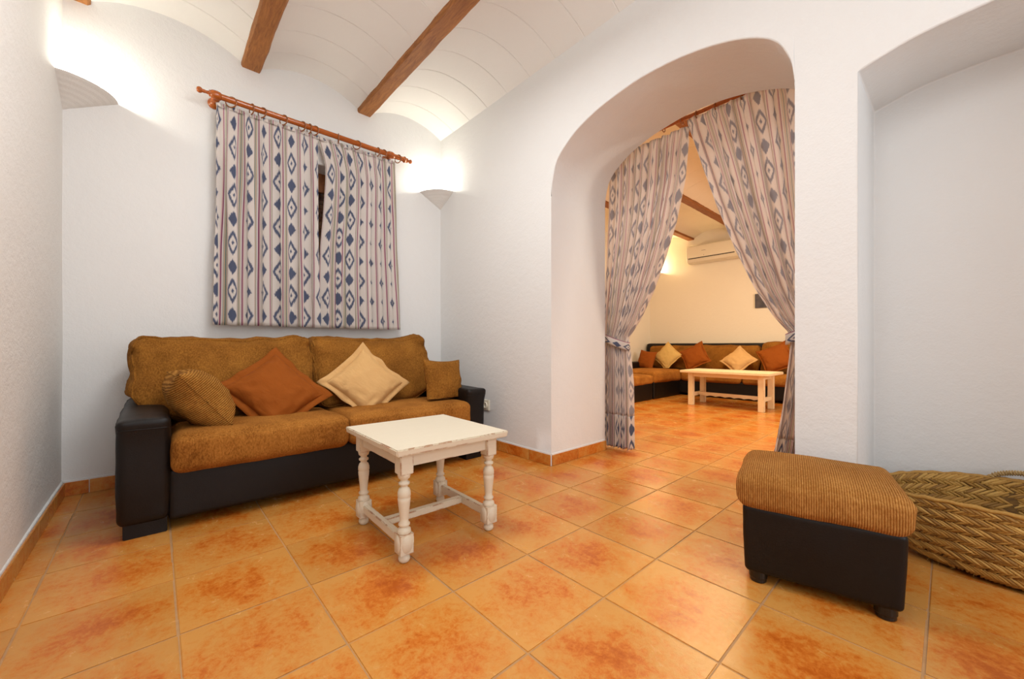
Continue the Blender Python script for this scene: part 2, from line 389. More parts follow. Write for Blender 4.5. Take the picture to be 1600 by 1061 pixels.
# walls -----------------------------------------------------------
def rough_plane_wall(name, axis, pos, thick, a0, a1, z0, z1, mat, amp=0.003, st=0.12, holes=None):
    """solid wall slab with a hand-plastered uneven face; holes = (a0,a1,z0,z1)"""
    na = max(2, int((a1-a0)/st)); nz = max(2, int((z1-z0)/st))
    A = sorted(set([a0+(a1-a0)*i/na for i in range(na+1)]+([holes[0], holes[1]] if holes else [])))
    Z = sorted(set([z0+(z1-z0)*i/nz for i in range(nz+1)]+([holes[2], holes[3]] if holes else [])))
    vs = []; fs = []
    def V(a, z, t):
        d = noise.noise(Vector((a*1.3, z*1.3, pos*7)))*amp if t == 0 else 0
        off = pos+d if t == 0 else pos+thick
        vs.append((off, a, z) if axis == 'X' else (a, off, z)); return len(vs)-1
    def inside(a, z): return holes and holes[0] < a < holes[1] and holes[2] < z < holes[3]
    for t in (0, 1):
        for i in range(len(A)-1):
            for j in range(len(Z)-1):
                if inside((A[i]+A[i+1])/2, (Z[j]+Z[j+1])/2): continue
                fs.append((V(A[i], Z[j], t), V(A[i+1], Z[j], t), V(A[i+1], Z[j+1], t), V(A[i], Z[j+1], t)))
    def rim(p, q): fs.append((V(*p, 0), V(*q, 0), V(*q, 1), V(*p, 1)))
    for lst in ([(a, z0) for a in A], [(a, z1) for a in A], [(a0, z) for z in Z], [(a1, z) for z in Z]):
        for p, q in zip(lst, lst[1:]): rim(p, q)
    if holes:
        h = holes
        for lst in ([(a, h[2]) for a in A if h[0] <= a <= h[1]], [(a, h[3]) for a in A if h[0] <= a <= h[1]],
                    [(h[0], z) for z in Z if h[2] <= z <= h[3]], [(h[1], z) for z in Z if h[2] <= z <= h[3]]):
            for p, q in zip(lst, lst[1:]): rim(p, q)
    o = from_py(name, vs, fs, mat, None, False, True); struct(o); bevel_mod(o, 0.012, 3, 50)
    for p in o.data.polygons: p.use_smooth = True
    o.data.set_sharp_from_angle(angle=RAD(35))
    return o
WH = (0.42, 1.34, 1.05, 2.155)
rough_plane_wall('wall_left', 'X', XL, -0.2, YF-0.2, YB+0.4, -0.02, ZC, M['plaster_rough'], 0.006)
rough_plane_wall('wall_back', 'Y', YB, 0.32, XL-0.2, XR+0.1, -0.02, ZC, M['plaster'], 0.004, 0.12, WH)
rough_plane_wall('wall_front', 'Y', YF, -0.2, XL-0.2, XR+0.1, -0.02, ZC, M['plaster'], 0.003, 0.12, (-0.2, 1.7, 0.65, 2.25))  # opening added in this unseen wall for the rear fill light
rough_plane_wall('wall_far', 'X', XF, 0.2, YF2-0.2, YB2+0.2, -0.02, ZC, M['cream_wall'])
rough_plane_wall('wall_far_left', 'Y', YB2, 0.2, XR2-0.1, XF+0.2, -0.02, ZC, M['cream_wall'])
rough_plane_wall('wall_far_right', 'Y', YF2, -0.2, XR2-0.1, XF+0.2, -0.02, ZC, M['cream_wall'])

# thick wall with the arched opening and the arched niche
ARCH = [(0.424, 0.0), (0.424, 1.0), (0.424, 1.84), (0.433, 1.954), (0.451, 2.017), (0.485, 2.084), (0.544, 2.138), (0.646, 2.190), (0.787, 2.232),
        (0.945, 2.256), (1.125, 2.260), (1.286, 2.238), (1.42, 2.208), (1.565, 2.150), (1.67, 2.078), (1.725, 2.020), (1.750, 1.960), (1.768, 1.88), (1.774, 1.80), (1.774, 1.0), (1.774, 0.0)]
NICHE = [(-0.62, 0.0), (-0.62, 1.0), (-0.62, 1.83), (-0.45, 1.868), (-0.28, 1.884), (-0.108, 1.888), (0.062, 1.876), (0.16, 1.852), (0.228, 1.830), (0.228, 1.0), (0.228, 0.0)]
def top_at(prof, y):
    P = [p for p in prof if p[1] > 1.5]
    for (y0, z0), (y1, z1) in zip(P, P[1:]):
        if y0 <= y <= y1: return z0+(z1-z0)*(y-y0)/(y1-y0)
    return None
def fine(prof):
    P = [p for p in prof if p[1] > 1.5]; out = []
    for k in range(len(P)-1):
        p0 = P[max(k-1, 0)]; p1 = P[k]; p2 = P[k+1]; p3 = P[min(k+2, len(P)-1)]
        for s_ in range(4):
            t = s_/4
            f = lambda a, b, c, d: 0.5*((2*b)+(-a+c)*t+(2*a-5*b+4*c-d)*t*t+(-a+3*b-3*c+d)*t**3)
            out.append((f(p0[0], p1[0], p2[0], p3[0]), f(p0[1], p1[1], p2[1], p3[1])))
    out.append(P[-1]); return out
AF = fine(ARCH); NF = fine(NICHE)
vs = []; fs = []
def add(p): vs.append(p); return len(vs)-1
def quad(a, b, c, d): fs.append((add(a), add(b), add(c), add(d)))
YE0, YE1 = YF2-0.1, YB2+0.1
ZL = [0.0, 0.25, 0.5, 0.75, 1.0, 1.25, 1.5, 1.7]
def nz(y, z): return noise.noise(Vector((y*1.4, z*1.4, 3)))*0.004
def face(x, y0, y1, za0, za1, zb0, zb1):      # vertical strip y0..y1, bottom heights za, split in z
    st = 10
    for k in range(st):
        f0, f1 = k/st, (k+1)/st
        pts = [(y0, za0+(zb0-za0)*f0), (y1, za1+(zb1-za1)*f0), (y1, za1+(zb1-za1)*f1), (y0, za0+(zb0-za0)*f1)]
        quad(*[(x+nz(*p) if x < 2.2 else x-nz(*p), p[0], p[1]) for p in pts])
ys_solid = lambda a, b: [a+(b-a)*k/max(1, int((b-a)/0.15)) for k in range(max(1, int((b-a)/0.15))+1)]
LIFT = 0.045
def Fp(y, z): return (XR2, 1.10+(y-1.10)*1.0, z+(LIFT if z > 1.5 else 0))
for seg in (ys_solid(YE0, NF[0][0]), ys_solid(NF[-1][0], AF[0][0]), ys_solid(AF[-1][0], YE1)):
    for y0, y1 in zip(seg, seg[1:]): face(XR, y0, y1, -0.02, -0.02, ZC, ZC)
for prof in (NF, AF):
    for (y0, z0), (y1, z1) in zip(prof, prof[1:]): face(XR, y0, y1, z0, z1, ZC, ZC)
for seg in (ys_solid(YE0, AF[0][0]), ys_solid(AF[-1][0], YE1)):
    for y0, y1 in zip(seg, seg[1:]): face(XR2, y0, y1, -0.02, -0.02, ZC, ZC)
for (y0, z0), (y1, z1) in zip(AF, AF[1:]):
    face(XR2, y0, y1, z0+LIFT, z1+LIFT, ZC, ZC)
    for k in range(4):
        f0, f1 = k/4, (k+1)/4; xa, xb = XR+(XR2-XR)*f0, XR+(XR2-XR)*f1
        g0 = lambda y, z, f: (XR+(nz(y, z) if f == 0 else 0)+(XR2-XR)*f-(nz(y, z) if f == 1 else 0), y, z+LIFT*f)
        quad(g0(y0, z0, f0), g0(y1, z1, f0), g0(y1, z1, f1), g0(y0, z0, f1))
# jambs: match the strip heights of the face columns at both sides
for yj, prof_z in ((AF[0][0], AF[0][1]), (AF[-1][0], AF[-1][1])):
    for k in range(6):
        z0, z1 = -0.02+(prof_z+0.02)*k/6, -0.02+(prof_z+0.02)*(k+1)/6
        quad((XR, yj, z0), (XR2, yj, z0+LIFT*k/6), (XR2, yj, z1+LIFT*(k+1)/6), (XR, yj, z1))
XN = 2.43
for (y0, z0), (y1, z1) in zip(NF, NF[1:]):
    quad((XR+nz(y0, z0), y0, z0), (XR+nz(y1, z1), y1, z1), (XN, y1, z1+0.035), (XN, y0, z0+0.035))
    quad((XN, y0, -0.02), (XN, y1, -0.02), (XN, y1, z1+0.035), (XN, y0, z0+0.035))
for yj, zj in (NF[0], NF[-1]):
    quad((XR, yj, -0.02), (XN, yj, -0.02), (XN, yj, zj+0.035), (XR, yj, zj))
quad((XR, YE0, ZC), (XR2, YE0, ZC), (XR2, YE1, ZC), (XR, YE1, ZC))
quad((XR, YE0, -0.02), (XR2, YE0, -0.02), (XR2, YE0, ZC), (XR, YE0, ZC)); quad((XR, YE1, -0.02), (XR2, YE1, -0.02), (XR2, YE1, ZC), (XR, YE1, ZC))
me = bpy.data.meshes.new('wall_right'); me.from_pydata(vs, [], fs)
bm = bmesh.new(); bm.from_mesh(me); bmesh.ops.remove_doubles(bm, verts=bm.verts[:], dist=0.003)
bmesh.ops.recalc_face_normals(bm, faces=bm.faces[:])
ed = []
for e in bm.edges:
    if len(e.link_faces) != 2: continue
    n0, n1 = e.link_faces[0].normal, e.link_faces[1].normal
    if n0.length and n1.length and n0.angle(n1) > RAD(55) and all(-0.01 < v.co.z < 2.6 for v in e.verts) and all(v.co.x < XR+0.05 or v.co.x > XR2-0.05 for v in e.verts): ed.append(e)
bm.to_mesh(me); bm.free()
wr_ = struct(link('wall_right', me, M['plaster'])); 
for p in me.polygons: p.use_smooth = True
me.set_sharp_from_angle(angle=RAD(35))
bevel_mod(wr_, 0.006, 2, 60)
m_ = me.materials
# ceilings: beams and thin arched panels
def vault(parent, along, lo, hi, spans, step, mat, beams, bmat, spr, rise, bw=0.112):
    """along='Y': bays side by side in X, arched panels laid one after another along Y (and the other way round)"""
    for s0, s1 in spans:
        L = step-0.002; nseg = 12; vs = []; fs = []
        for k in range(nseg+1):
            t = -1+2*k/nseg; c = (s1-s0)/2*t; z = rise*(1-abs(t)**2.1)
            for (d, dz) in ((-L/2, 0.0025), (-L/2+0.0035, 0), (L/2-0.0035, 0), (L/2, 0.0025), (L/2, 0.02), (-L/2, 0.02)):
                vs.append((c, d, z+dz) if along == 'Y' else (d, c, z+dz))
        for k in range(nseg):
            for q in range(6):
                a = k*6+q; b = k*6+(q+1) % 6; fs.append((a, b, b+6, a+6))
        fs += [tuple(range(6)), tuple(nseg*6+q for q in range(6))]
        pm = bpy.data.meshes.new('vault_panel'); pm.from_pydata(vs, [], fs)
        b2 = bmesh.new(); b2.from_mesh(pm); bmesh.ops.recalc_face_normals(b2, faces=b2.faces[:]); b2.to_mesh(pm); b2.free(); pm.materials.append(mat)
        for p in pm.polygons: p.use_smooth = True
        pm.set_sharp_from_angle(angle=RAD(20))
        n = int((hi-lo)/step+0.999)
        for i in range(n):
            o = bpy.data.objects.new('vault_panel', pm); COL.objects.link(o); o.parent = parent
            d = hi-(i+0.5)*step; c = (s0+s1)/2; dz = random.uniform(-0.0005, 0.0005)
            o.location = (c, d, spr+dz) if along == 'Y' else (d, c, spr+dz)
        # mortar bed just above the panels
        vs = []; fs = []
        for k in range(nseg+1):
            t = -1+2*k/nseg; c = (s0+s1)/2+(s1-s0)/2*t; z = spr+rise*(1-abs(t)**2.1)+0.004
            for e, zz in ((lo, z), (hi, z), (hi, z+0.03), (lo, z+0.03)): vs.append((c, e, zz) if along == 'Y' else (e, c, zz))
        for k in range(nseg):
            for q in range(4): a = k*4+q; b = k*4+(q+1) % 4; fs.append((a, b, b+4, a+4))
        from_py('mortar_bed', vs, fs, mat, parent, True, True)
    for b in beams:
        lo2, hi2 = lo, hi+0.02; n = int((hi2-lo2)/0.05); vs = []; fs = []
        for i in range(n+1):
            d = lo2+(hi2-lo2)*i/n
            j = lambda q: noise.noise(Vector((d*7, b*5, q*3.3)))*0.004+noise.noise(Vector((d*28, b*5, q*3.3)))*0.0022
            cs = [(-bw/2+j(0), 0.10), (-bw/2+j(1), 0.012), (-bw/2+0.010+j(2), 0.0), (bw/2-0.010+j(3), 0.0), (bw/2+j(4), 0.012), (bw/2+j(5), 0.10)]
            for x, z in cs: vs.append((b+x, d, spr-0.027+z) if along == 'Y' else (d, b+x, spr-0.027+z))
        for i in range(n):
            for q in range(6): a = i*6+q; c = i*6+(q+1) % 6; fs.append((a, c, c+6, a+6))
        fs += [tuple(range(6)), tuple(n*6+q for q in range(6))]
        from_py('beam', vs, fs, bmat, parent, False, True)
ceil1 = struct(box('ceiling', (XL-0.2, YF-0.2, ZC-0.02), (XR2, YB+0.35, ZC+0.1), M['vault']))
vault(ceil1, 'Y', YF-0.05, YB+0.03, [(-0.275, 0.425), (0.525, 1.195), (1.295, 1.975)], 0.2405, M['vault'], [-0.322, 0.475, 1.245], M['beam_y'], SPR, 0.098)
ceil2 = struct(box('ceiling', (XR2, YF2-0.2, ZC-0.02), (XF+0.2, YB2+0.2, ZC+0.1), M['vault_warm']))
by = [3.04-0.775*k for k in range(6)]
sp2 = [(3.09, 3.83)]+[(by[k+1]+0.05, by[k]-0.05) for k in range(5)]
vault(ceil2, 'X', XR2, XF+0.03, sp2, 0.2405*1.3, M['vault_warm'], by, M['beam_x'], SPR, 0.098)

# baseboards ------------------------------------------------------
def baseboard(name, p0, p1, nrm, first=None):
    """mortar strip with a row of terracotta skirting tiles; nrm = direction into the room"""
    p0 = Vector((*p0, 0)); p1 = Vector((*p1, 0)); L = (p1-p0).length; t = (p1-p0)/L; nrm = Vector((*nrm, 0))
    def blk(a, b, d0, d1, z0, z1, bev):
        bm = box_bm((a, d0, z0), (b, d1, z1), None, bev)
        for v in bm.verts: v.co = p0+t*v.co.x+nrm*v.co.y+Vector((0, 0, v.co.z))
        return bm
    st = struct(from_bm(name, blk(0, L, -0.004, 0.006, 0, 0.082, 0.002), M['plaster']))
    x = 0; w_ = first or TX
    while x < L-0.005:
        e = min(L, x+w_); bm = blk(x+0.0015, e-0.0015, 0.0, 0.012, 0.001, 0.072, 0.0015); c = p0+t*((x+e)/2)
        for v in bm.verts: v.co -= c
        o = from_bm('skirting_tile', bm, M['tile'], st); o.location = c; x = e; w_ = TX
    return st
baseboard('baseboard_back', (XL, YB), (XR, YB), (0, -1), 0.10)
baseboard('baseboard_left', (XL, YB), (XL, YF), (1, 0), 0.30)
baseboard('baseboard_right', (XR, 1.774), (XR, YB), (-1, 0), 0.20)
baseboard('baseboard_arch', (XR, 1.774), (XR2, 1.774), (0, -1), 0.27)
baseboard('baseboard_pier', (XR, 0.228), (XR, 0.424), (-1, 0))
baseboard('baseboard_far', (XF, YF2), (XF, YB2), (-1, 0))

# window in the back wall, seen through the gap of the curtains ---
win = struct(box('window_1', (WH[0], YB+0.30, WH[2]-0.03), (WH[1], YB+0.36, WH[2]+0.02), M['dark_wood'], None, 0.004))
fy0, fy1 = YB+0.16, YB+0.21
def wpart(n, a, b, m='dark_wood', par=win, bev=0.003): return box(n, a, b, M[m], par, bev)
wpart('window_frame', (WH[0], fy0, WH[2]), (WH[0]+0.05, fy1, WH[3]-0.06)); wpart('window_frame', (WH[1]-0.05, fy0, WH[2]), (WH[1], fy1, WH[3]-0.06))
wpart('window_frame', (WH[0], fy0, WH[3]-0.09), (WH[1], fy1, WH[3]-0.0)); wpart('window_frame', (WH[0], fy0, WH[2]), (WH[1], fy1, WH[2]+0.05))
mx = (WH[0]+WH[1])/2
for a, b in ((WH[0]+0.05, mx), (mx, WH[1]-0.05)):
    s = wpart('sash', (a, fy0-0.01, WH[2]+0.05), (a+0.045, fy0+0.025, WH[3]-0.09))
    wpart('sash_rail', (b-0.045, fy0-0.01, WH[2]+0.05), (b, fy0+0.025, WH[3]-0.09), 'dark_wood', s)
    wpart('sash_rail', (a+0.045, fy0-0.01, WH[3]-0.15), (b-0.045, fy0+0.025, WH[3]-0.09), 'dark_wood', s)
    wpart('sash_rail', (a+0.045, fy0-0.01, WH[2]+0.05), (b-0.045, fy0+0.025, WH[2]+0.11), 'dark_wood', s)
    wpart('pane', (a+0.045, fy0+0.004, WH[2]+0.11), (b-0.045, fy0+0.009, WH[3]-0.15), 'glass', s, 0)
k = 0; z = WH[2]+0.03
while z < WH[3]-0.02:
    bm = box_bm((WH[0]+0.005, -0.022, -0.004), (WH[1]-0.005, 0.022, 0.004))
    for v in bm.verts:
        y, zz = v.co.y, v.co.z; v.co.y = YB+0.265+y*0.42-zz*0.9; v.co.z = z+y*0.9+zz*0.42
    from_bm('shutter_slat', bm, M['dark_wood'], win); z += 0.034
# unseen window added behind the camera for fill light: frame and glass
w2 = struct(box('added_window', (-0.2, YF-0.14, 0.62), (1.7, YF-0.06, 0.66), M['dark_wood'], None, 0.004))
for a, b in (((-0.2, YF-0.14, 0.66), (-0.15, YF-0.08, 2.25)), ((1.65, YF-0.14, 0.66), (1.7, YF-0.08, 2.25)), ((0.72, YF-0.14, 0.66), (0.78, YF-0.08, 2.25)), ((-0.2, YF-0.14, 2.2), (1.7, YF-0.08, 2.25))):
    box('window_frame', a, b, M['dark_wood'], w2, 0.003)

# ------------------------------------------------------------------ the three-seat sofa
def legbox(name, a, b, parent, taper=0.0): return box(name, a, b, M['leather'], parent, 0.006)
S = thing('sofa', 'large black leather sofa with brown chenille seat and back cushions under the window', 'sofa', (0.817, 2.70, 0))
def sofa_local():
    ox, oy = 0.817, 2.70
    L = lambda x, y, z: (x-ox, y-oy, z)
    fr = 2.262
    def armfn(side):
        def f(q, p):        # the pad on top swells forward and outwards, the front leans slightly
            t = max(0, (q.z-0.40)/0.11)
            if t > 0 and p[1] < 0: q.y -= 0.018*min(1, t)
            q.y -= 0.03*(q.z/0.5)*(1 if p[1] < 0 else 0)
            q.z += 0.012*t*(q.y-0)/0.9
            return q
        return f
    for side, (a, b) in (('l', (-0.122, 0.048)), ('r', (1.592, 1.757))):
        o, mp = cushion('arm', L(a, fr-0.01, 0.055), L(b, 3.125, 0.505), 0.028, M['leather'], S, (0.006, 0.004, 0.008), 0.003, 3 if side == 'l' else 4, 20, armfn(side))
        seam(mp, 'stitched_seam', M['leather'], o, [(-1 if side == 'l' else 1, t, 0.95) for t in [-1+2*i/30 for i in range(31)]][1:-1]+[(-1 if side == 'l' else 1, 1, 0.9)], 0.0025)
        seam(mp, 'pad_seam', M['leather'], o, [(t, -1, 0.80) for t in [-0.98+1.96*i/20 for i in range(21)]]+[(t, -0.985, 0.80) for t in [0.98-1.96*i/20 for i in range(21)]], 0.0022)
        box('foot', L(a+0.02, fr, 0.0), L(b-0.012, fr+0.10, 0.07), M['leather'], S, 0.003)
        box('foot', L(a+0.02, 3.02, 0.0), L(b-0.012, 3.11, 0.07), M['leather'], S, 0.003)
    o, _ = cushion('base', L(0.04, fr-0.012, 0.045), L(1.60, 3.10, 0.265), 0.018, M['leather'], S, (0, 0.008, 0), 0.002, 5, 24)
    cushion('back_frame', L(0.04, 2.98, 0.2), L(1.60, 3.125, 0.66), 0.03, M['leather'], S, (0, 0.0, 0), 0.002, 6, 14)
    for k, (a, b) in enumerate(((0.048, 0.792), (0.790, 1.612))):
        def sf(q, p, k=k):
            q = q.copy(); q.z -= (0.012*max(0, -p[1])**3+0.030*(p[1]+1)/2)*max(0, p[2])
            return q
        o, mp = cushion('seat_cushion', L(a, 2.185, 0.250), L(b, 2.86, 0.430), 0.045, M['chenille'], S, (0.0, 0.012, 0.012), 0.004, 10+k, 26, sf)
    for k, (a, b, top) in enumerate(((-0.095, 0.748, 0.852), (0.748, 1.60, 0.865))):
        def bf(q, p, k=k, a=a, b=b):
            q = q.copy(); zz = (q.z-0.45)/0.4; sm_ = lambda v: min(1, max(0, v))**1.5
            q.y += 0.16*zz                         # leans back
            if k == 0: q.z += 0.022*max(0, p[0])**2*sm_(zz) - 0.010*(1-abs(p[0]))*sm_(zz) + 0.10*max(0, (-p[0]-0.55)/0.45)*max(0, 1-zz/0.5)
            else: q.z += 0.040*max(0, p[0])**3*sm_(zz) - 0.016*(1-abs(p[0]))*sm_(zz) + 0.08*max(0, (p[0]-0.6)/0.4)*max(0, 1-zz/0.5)
            # soft pleats pulled in at the corners
            cr = max(0, abs(p[0])-0.6)*max(0, zz-0.2)
            q.y += 0.05*cr*sin(zz*30+p[0]*9); q.z += 0.012*cr*sin(p[0]*40)
            return q
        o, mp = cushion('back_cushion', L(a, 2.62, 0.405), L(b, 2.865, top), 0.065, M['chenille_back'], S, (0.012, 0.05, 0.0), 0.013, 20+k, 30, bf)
        seam(mp, 'seam', M['chenille_back'], o, rect_path(1, -0.90, 30), 0.0052)
sofa_local()

# ------------------------------------------------------------------ throw pillows
def pillow(name, label, half, thick, mat, loc, yaw, lean, spin, flange=0.0, wr=0.006, seed=0, group=None, droop=0.0, fmat=None, squash=(1, 1), rest=0.412):
    n = 26; vs = []; fs = []
    inner = half-flange
    def P(u, v, s):
        t = thick/2*max(0.0, (1-abs(u)**2.4)*(1-abs(v)**2.4))**0.5
        x = u*inner*(1-0.10*(1-v*v)*abs(u)**3); z = v*inner*(1-0.10*(1-u*u)*abs(v)**3)
        q = Vector((u*2.3+seed, v*2.3, s*2+seed*1.3))
        y = s*(t+wr*noise.noise(q*2.2)*min(1, t/0.02)+wr*0.7*noise.noise(Vector((u*7+seed, v*4, s)))*min(1, t/0.02))
        if droop: y += -s*0.0+droop*(noise.noise(Vector((u*9, v*3+seed, 1))))*max(0, -v)
        return (x*squash[0], y, z*squash[1])
    ts = [math.sin(pi/2*(-1+2*i/n)) for i in range(n+1)]
    for s in (-1, 1):
        b = len(vs)
        for i in ts:
            for j in ts: vs.append(P(i, j, s))
        for i in range(n):
            for j in range(n):
                k = b+i*(n+1)+j; f = (k, k+n+1, k+n+2, k+1); fs.append(f if s < 0 else f[::-1])
    o = from_py(name, vs, fs, mat, None, True, True)
    Mx = Matrix.Rotation(yaw, 4, 'Z')@Matrix.Rotation(lean, 4, 'X')@Matrix.Rotation(spin, 4, 'Y')
    o.matrix_world = Matrix.Translation(loc)@Mx
    W_ = Matrix.Translation(loc)@Mx; Wi = W_.inverted(); fw = Vector((sin(yaw), -cos(yaw), 0))
    def settle(me_):           # cloth that would sink into the seat folds forward on it instead
        for v in me_.vertices:
            p = W_@v.co
            if p.z < rest:
                d_ = rest-p.z; p.z = rest+0.06*d_; p += fw*d_*0.35; v.co = Wi@p
    settle(o.data)
    tag(o, label, 'pillow', group)
    # border: a flat flange or a corded edge, following the pillow outline
    K = 24; path = []
    for q in range(4):
        for k in range(K):
            f = -1+2*k/K; path.append([(f, -1), (1, f), (-f, 1), (-1, -f)][q])
    if flange:
        vs = []; fs = []; m = len(path)
        for i, (u, v) in enumerate(path):
            for r, dy in ((inner-0.004, 0.0), ((inner+half)/2, 1), (half, 2)):
                x = u*r*(1-0.085*(1-v*v)); z = v*r*(1-0.085*(1-u*u))
                yy = dy*0.007*(noise.noise(Vector((u*3+seed, v*3, 5)))*1.3+0.6*sin(i*0.55+seed)*0.7)
                for s in (-0.0022, 0.0022): vs.append((x*squash[0], yy+s, z*squash[1]))
        for i in range(m):
            j = (i+1) % m; A = i*6; B = j*6
            for a, b in ((0, 2), (2, 4)): fs.append((A+a, A+b, B+b, B+a)); fs.append((A+a+1, B+a+1, B+b+1, A+b+1))
            fs.append((A+4, A+5, B+5, B+4))
        c = from_py('flange', vs, fs, fmat or mat, o, True, True); settle(c.data)
    else:
        pts = [Vector(P(u, v, 1)) for u, v in path]
        c = from_bm('corded_edge', tube(pts, 0.0036, 6, None, True), fmat or mat, o, True); settle(c.data)
    return o
pillow('throw_pillow', 'rust orange flanged cushion on its corner, left half of the black leather sofa', 0.212, 0.15, M['rust'],
       (0.498, 2.53, 0.545), -0.02, -0.60, 0.92, 0.036, 0.012, 1, None, 0.02, None, (1.04, 0.98))
pillow('throw_pillow', 'sand coloured flanged cushion on its corner, right half of the black leather sofa', 0.210, 0.14, M['sand'],
       (1.020, 2.55, 0.562), -0.05, -0.48, 0.86, 0.034, 0.010, 2, None, 0.02, None, (1.0, 1.0))
pillow('throw_pillow', 'small ribbed ochre cushion tipped against the left arm of the black leather sofa', 0.160, 0.21, M['ribbed_pillow'],
       (0.155, 2.42, 0.548), pi/2+0.10, -0.67, 0.0, 0.0, 0.008, 3)
pillow('throw_pillow', 'small brown chenille cushion leaning in the right corner of the black leather sofa', 0.160, 0.12, M['chenille_back'],
       (1.510, 2.39, 0.545), 0.10, -0.22, 0.04, 0.0, 0.008, 4, None, 0.0, None, (1, 1), 0.44)

# ------------------------------------------------------------------ white turned-leg table
def turned_leg(parent, x, y, ztop, tilt=0):
    hx = 0.026
    s = ztop/0.405
    bm = box_bm((x-hx, y-hx, 0.325*s), (x+hx, y+hx, ztop), None, 0.003)
    prof = [(0, 0), (0.012, 0.0), (0.018, 0.004), (0.0215, 0.012), (0.0205, 0.022), (0.014, 0.028), (0.016, 0.033), (0.019, 0.037)]
    lathe([(r, z*s) for r, z in prof]+[(0, 0.037*s)], 20, 'Z', (x, y, 0), bm)
    # lower block with chamfered corners and oval faces
    b2 = box_bm((x-hx, y-hx, 0.036*s), (x+hx, y+hx, 0.108*s), bm, 0.0)
    prof = [(0, 0.100), (0.022, 0.104), (0.0255, 0.110), (0.024, 0.122), (0.017, 0.128), (0.0155, 0.132), (0.021, 0.137), (0.0215, 0.142), (0.0155, 0.150), (0.0165, 0.165), (0.0195, 0.195),
            (0.0225, 0.222), (0.0235, 0.236), (0.0210, 0.239), (0.0240, 0.243), (0.0235, 0.258), (0.0195, 0.270), (0.013, 0.276), (0.0135, 0.282), (0.020, 0.286), (0.0205, 0.293), (0.013, 0.298), (0.0135, 0.304), (0.021, 0.310), (0.023, 0.318), (0.025, 0.33), (0, 0.335)]
    lathe([(r, z*s) for r, z in prof], 20, 'Z', (x, y, 0), bm)
    o = from_bm('leg', bm, M['white_wood'], parent, False)
    for p in o.data.polygons: p.use_smooth = len(p.vertices) == 4 and p.area < 2e-4
    # raised oval medallions on the faces of the lower block
    for dx, dy in ((1, 0), (-1, 0), (0, 1), (0, -1)):
        vv = []; 
        N_ = 20
        for rr, h in ((0.94, 0.0), (1.0, 0.0), (0.86, 0.0045), (0.0, 0.005)):
            for k in range(N_):
                a = 2*pi*k/N_; p_, q_ = 0.021*rr*cos(a), 0.032*s*rr*sin(a)
                ax_ = hx+h
                vv.append((x+dx*ax_+(p_ if dx == 0 else 0), y+dy*ax_+(p_ if dy == 0 else 0), 0.072*s+q_))
        ff = []
        for r_ in range(1, 3):
            for k in range(N_): ff.append((r_*N_+k, r_*N_+(k+1) % N_, (r_+1)*N_+(k+1) % N_, (r_+1)*N_+k))
        from_py('medallion', vv, ff, M['white_wood'], o, True, True)
    return o
T = thing('side_table', 'small distressed white wooden table with turned legs in front of the sofa', 'table', (0.884, 1.552, 0), RAD(-1.5))
TH_ = 0.434
for x in (-0.196, 0.196):
    for y in (-0.205, 0.205): turned_leg(T, x, y, TH_-0.026)
# bevelled top board
bm = box_bm((-0.255, -0.272, TH_-0.026), (0.255, 0.272, TH_))
for v in bm.verts:
    if v.co.z < TH_-0.01: v.co.x *= 0.985; v.co.y *= 0.985
bmesh.ops.bevel(bm, geom=bm.edges[:], offset=0.004, segments=2, affect='EDGES')
from_bm('tabletop', bm, M['white_wood'], T)
for y in (-0.205, 0.205): box('apron', (-0.172, y-0.012, TH_-0.082), (0.172, y+0.012, TH_-0.024), M['white_wood'], T, 0.002)
for x in (-0.196, 0.196):
    box('apron', (x-0.012, -0.181, TH_-0.082), (x+0.012, 0.181, TH_-0.024), M['white_wood'], T, 0.002)
    box('side_stretcher', (x-0.013, -0.184, 0.058), (x+0.013, 0.184, 0.094), M['white_wood'], T, 0.003)
box('cross_stretcher', (-0.185, -0.016, 0.062), (0.185, 0.016, 0.090), M['white_wood'], T, 0.003)

# ------------------------------------------------------------------ footstool in the foreground
O = thing('footstool', 'black leather footstool with ribbed ochre cushion top beside the niche and straw basket', 'footstool', (1.705, 0.312, 0), RAD(12.8))
hx, hy = 0.19, 0.212
def trap(q, p):
    f = 1-0.035*(1-(q.z-0.035)/0.22)
    return Vector((q.x*f, q.y*f, q.z))
o, mp = cushion('base', (-hx+0.008, -hy+0.008, 0.034), (hx-0.008, hy-0.008, 0.262), 0.016, M['leather'], O, (0.004, 0.006, 0), 0.0015, 31, 20, trap)
o, mp = cushion('cushion', (-hx-0.004, -hy-0.008, 0.250), (hx+0.004, hy+0.008, 0.372), 0.036, M['ribbed'], O, (0.004, 0.004, 0.016), 0.003, 32, 34,
                lambda q, p: Vector((q.x, q.y*(1+0.0*p[0]), q.z-0.012*max(0, -p[0])**3*max(0, p[2]))))
for x in (-1, 1):
    for y in (-1, 1):
        from_bm('foot', lathe([(0, 0), (0.022, 0), (0.0245, 0.003), (0.0245, 0.012), (0.027, 0.016), (0.027, 0.040), (0, 0.040)], 24, 'Z', (x*(hx-0.045), y*(hy-0.052), 0)), M['black'], O)

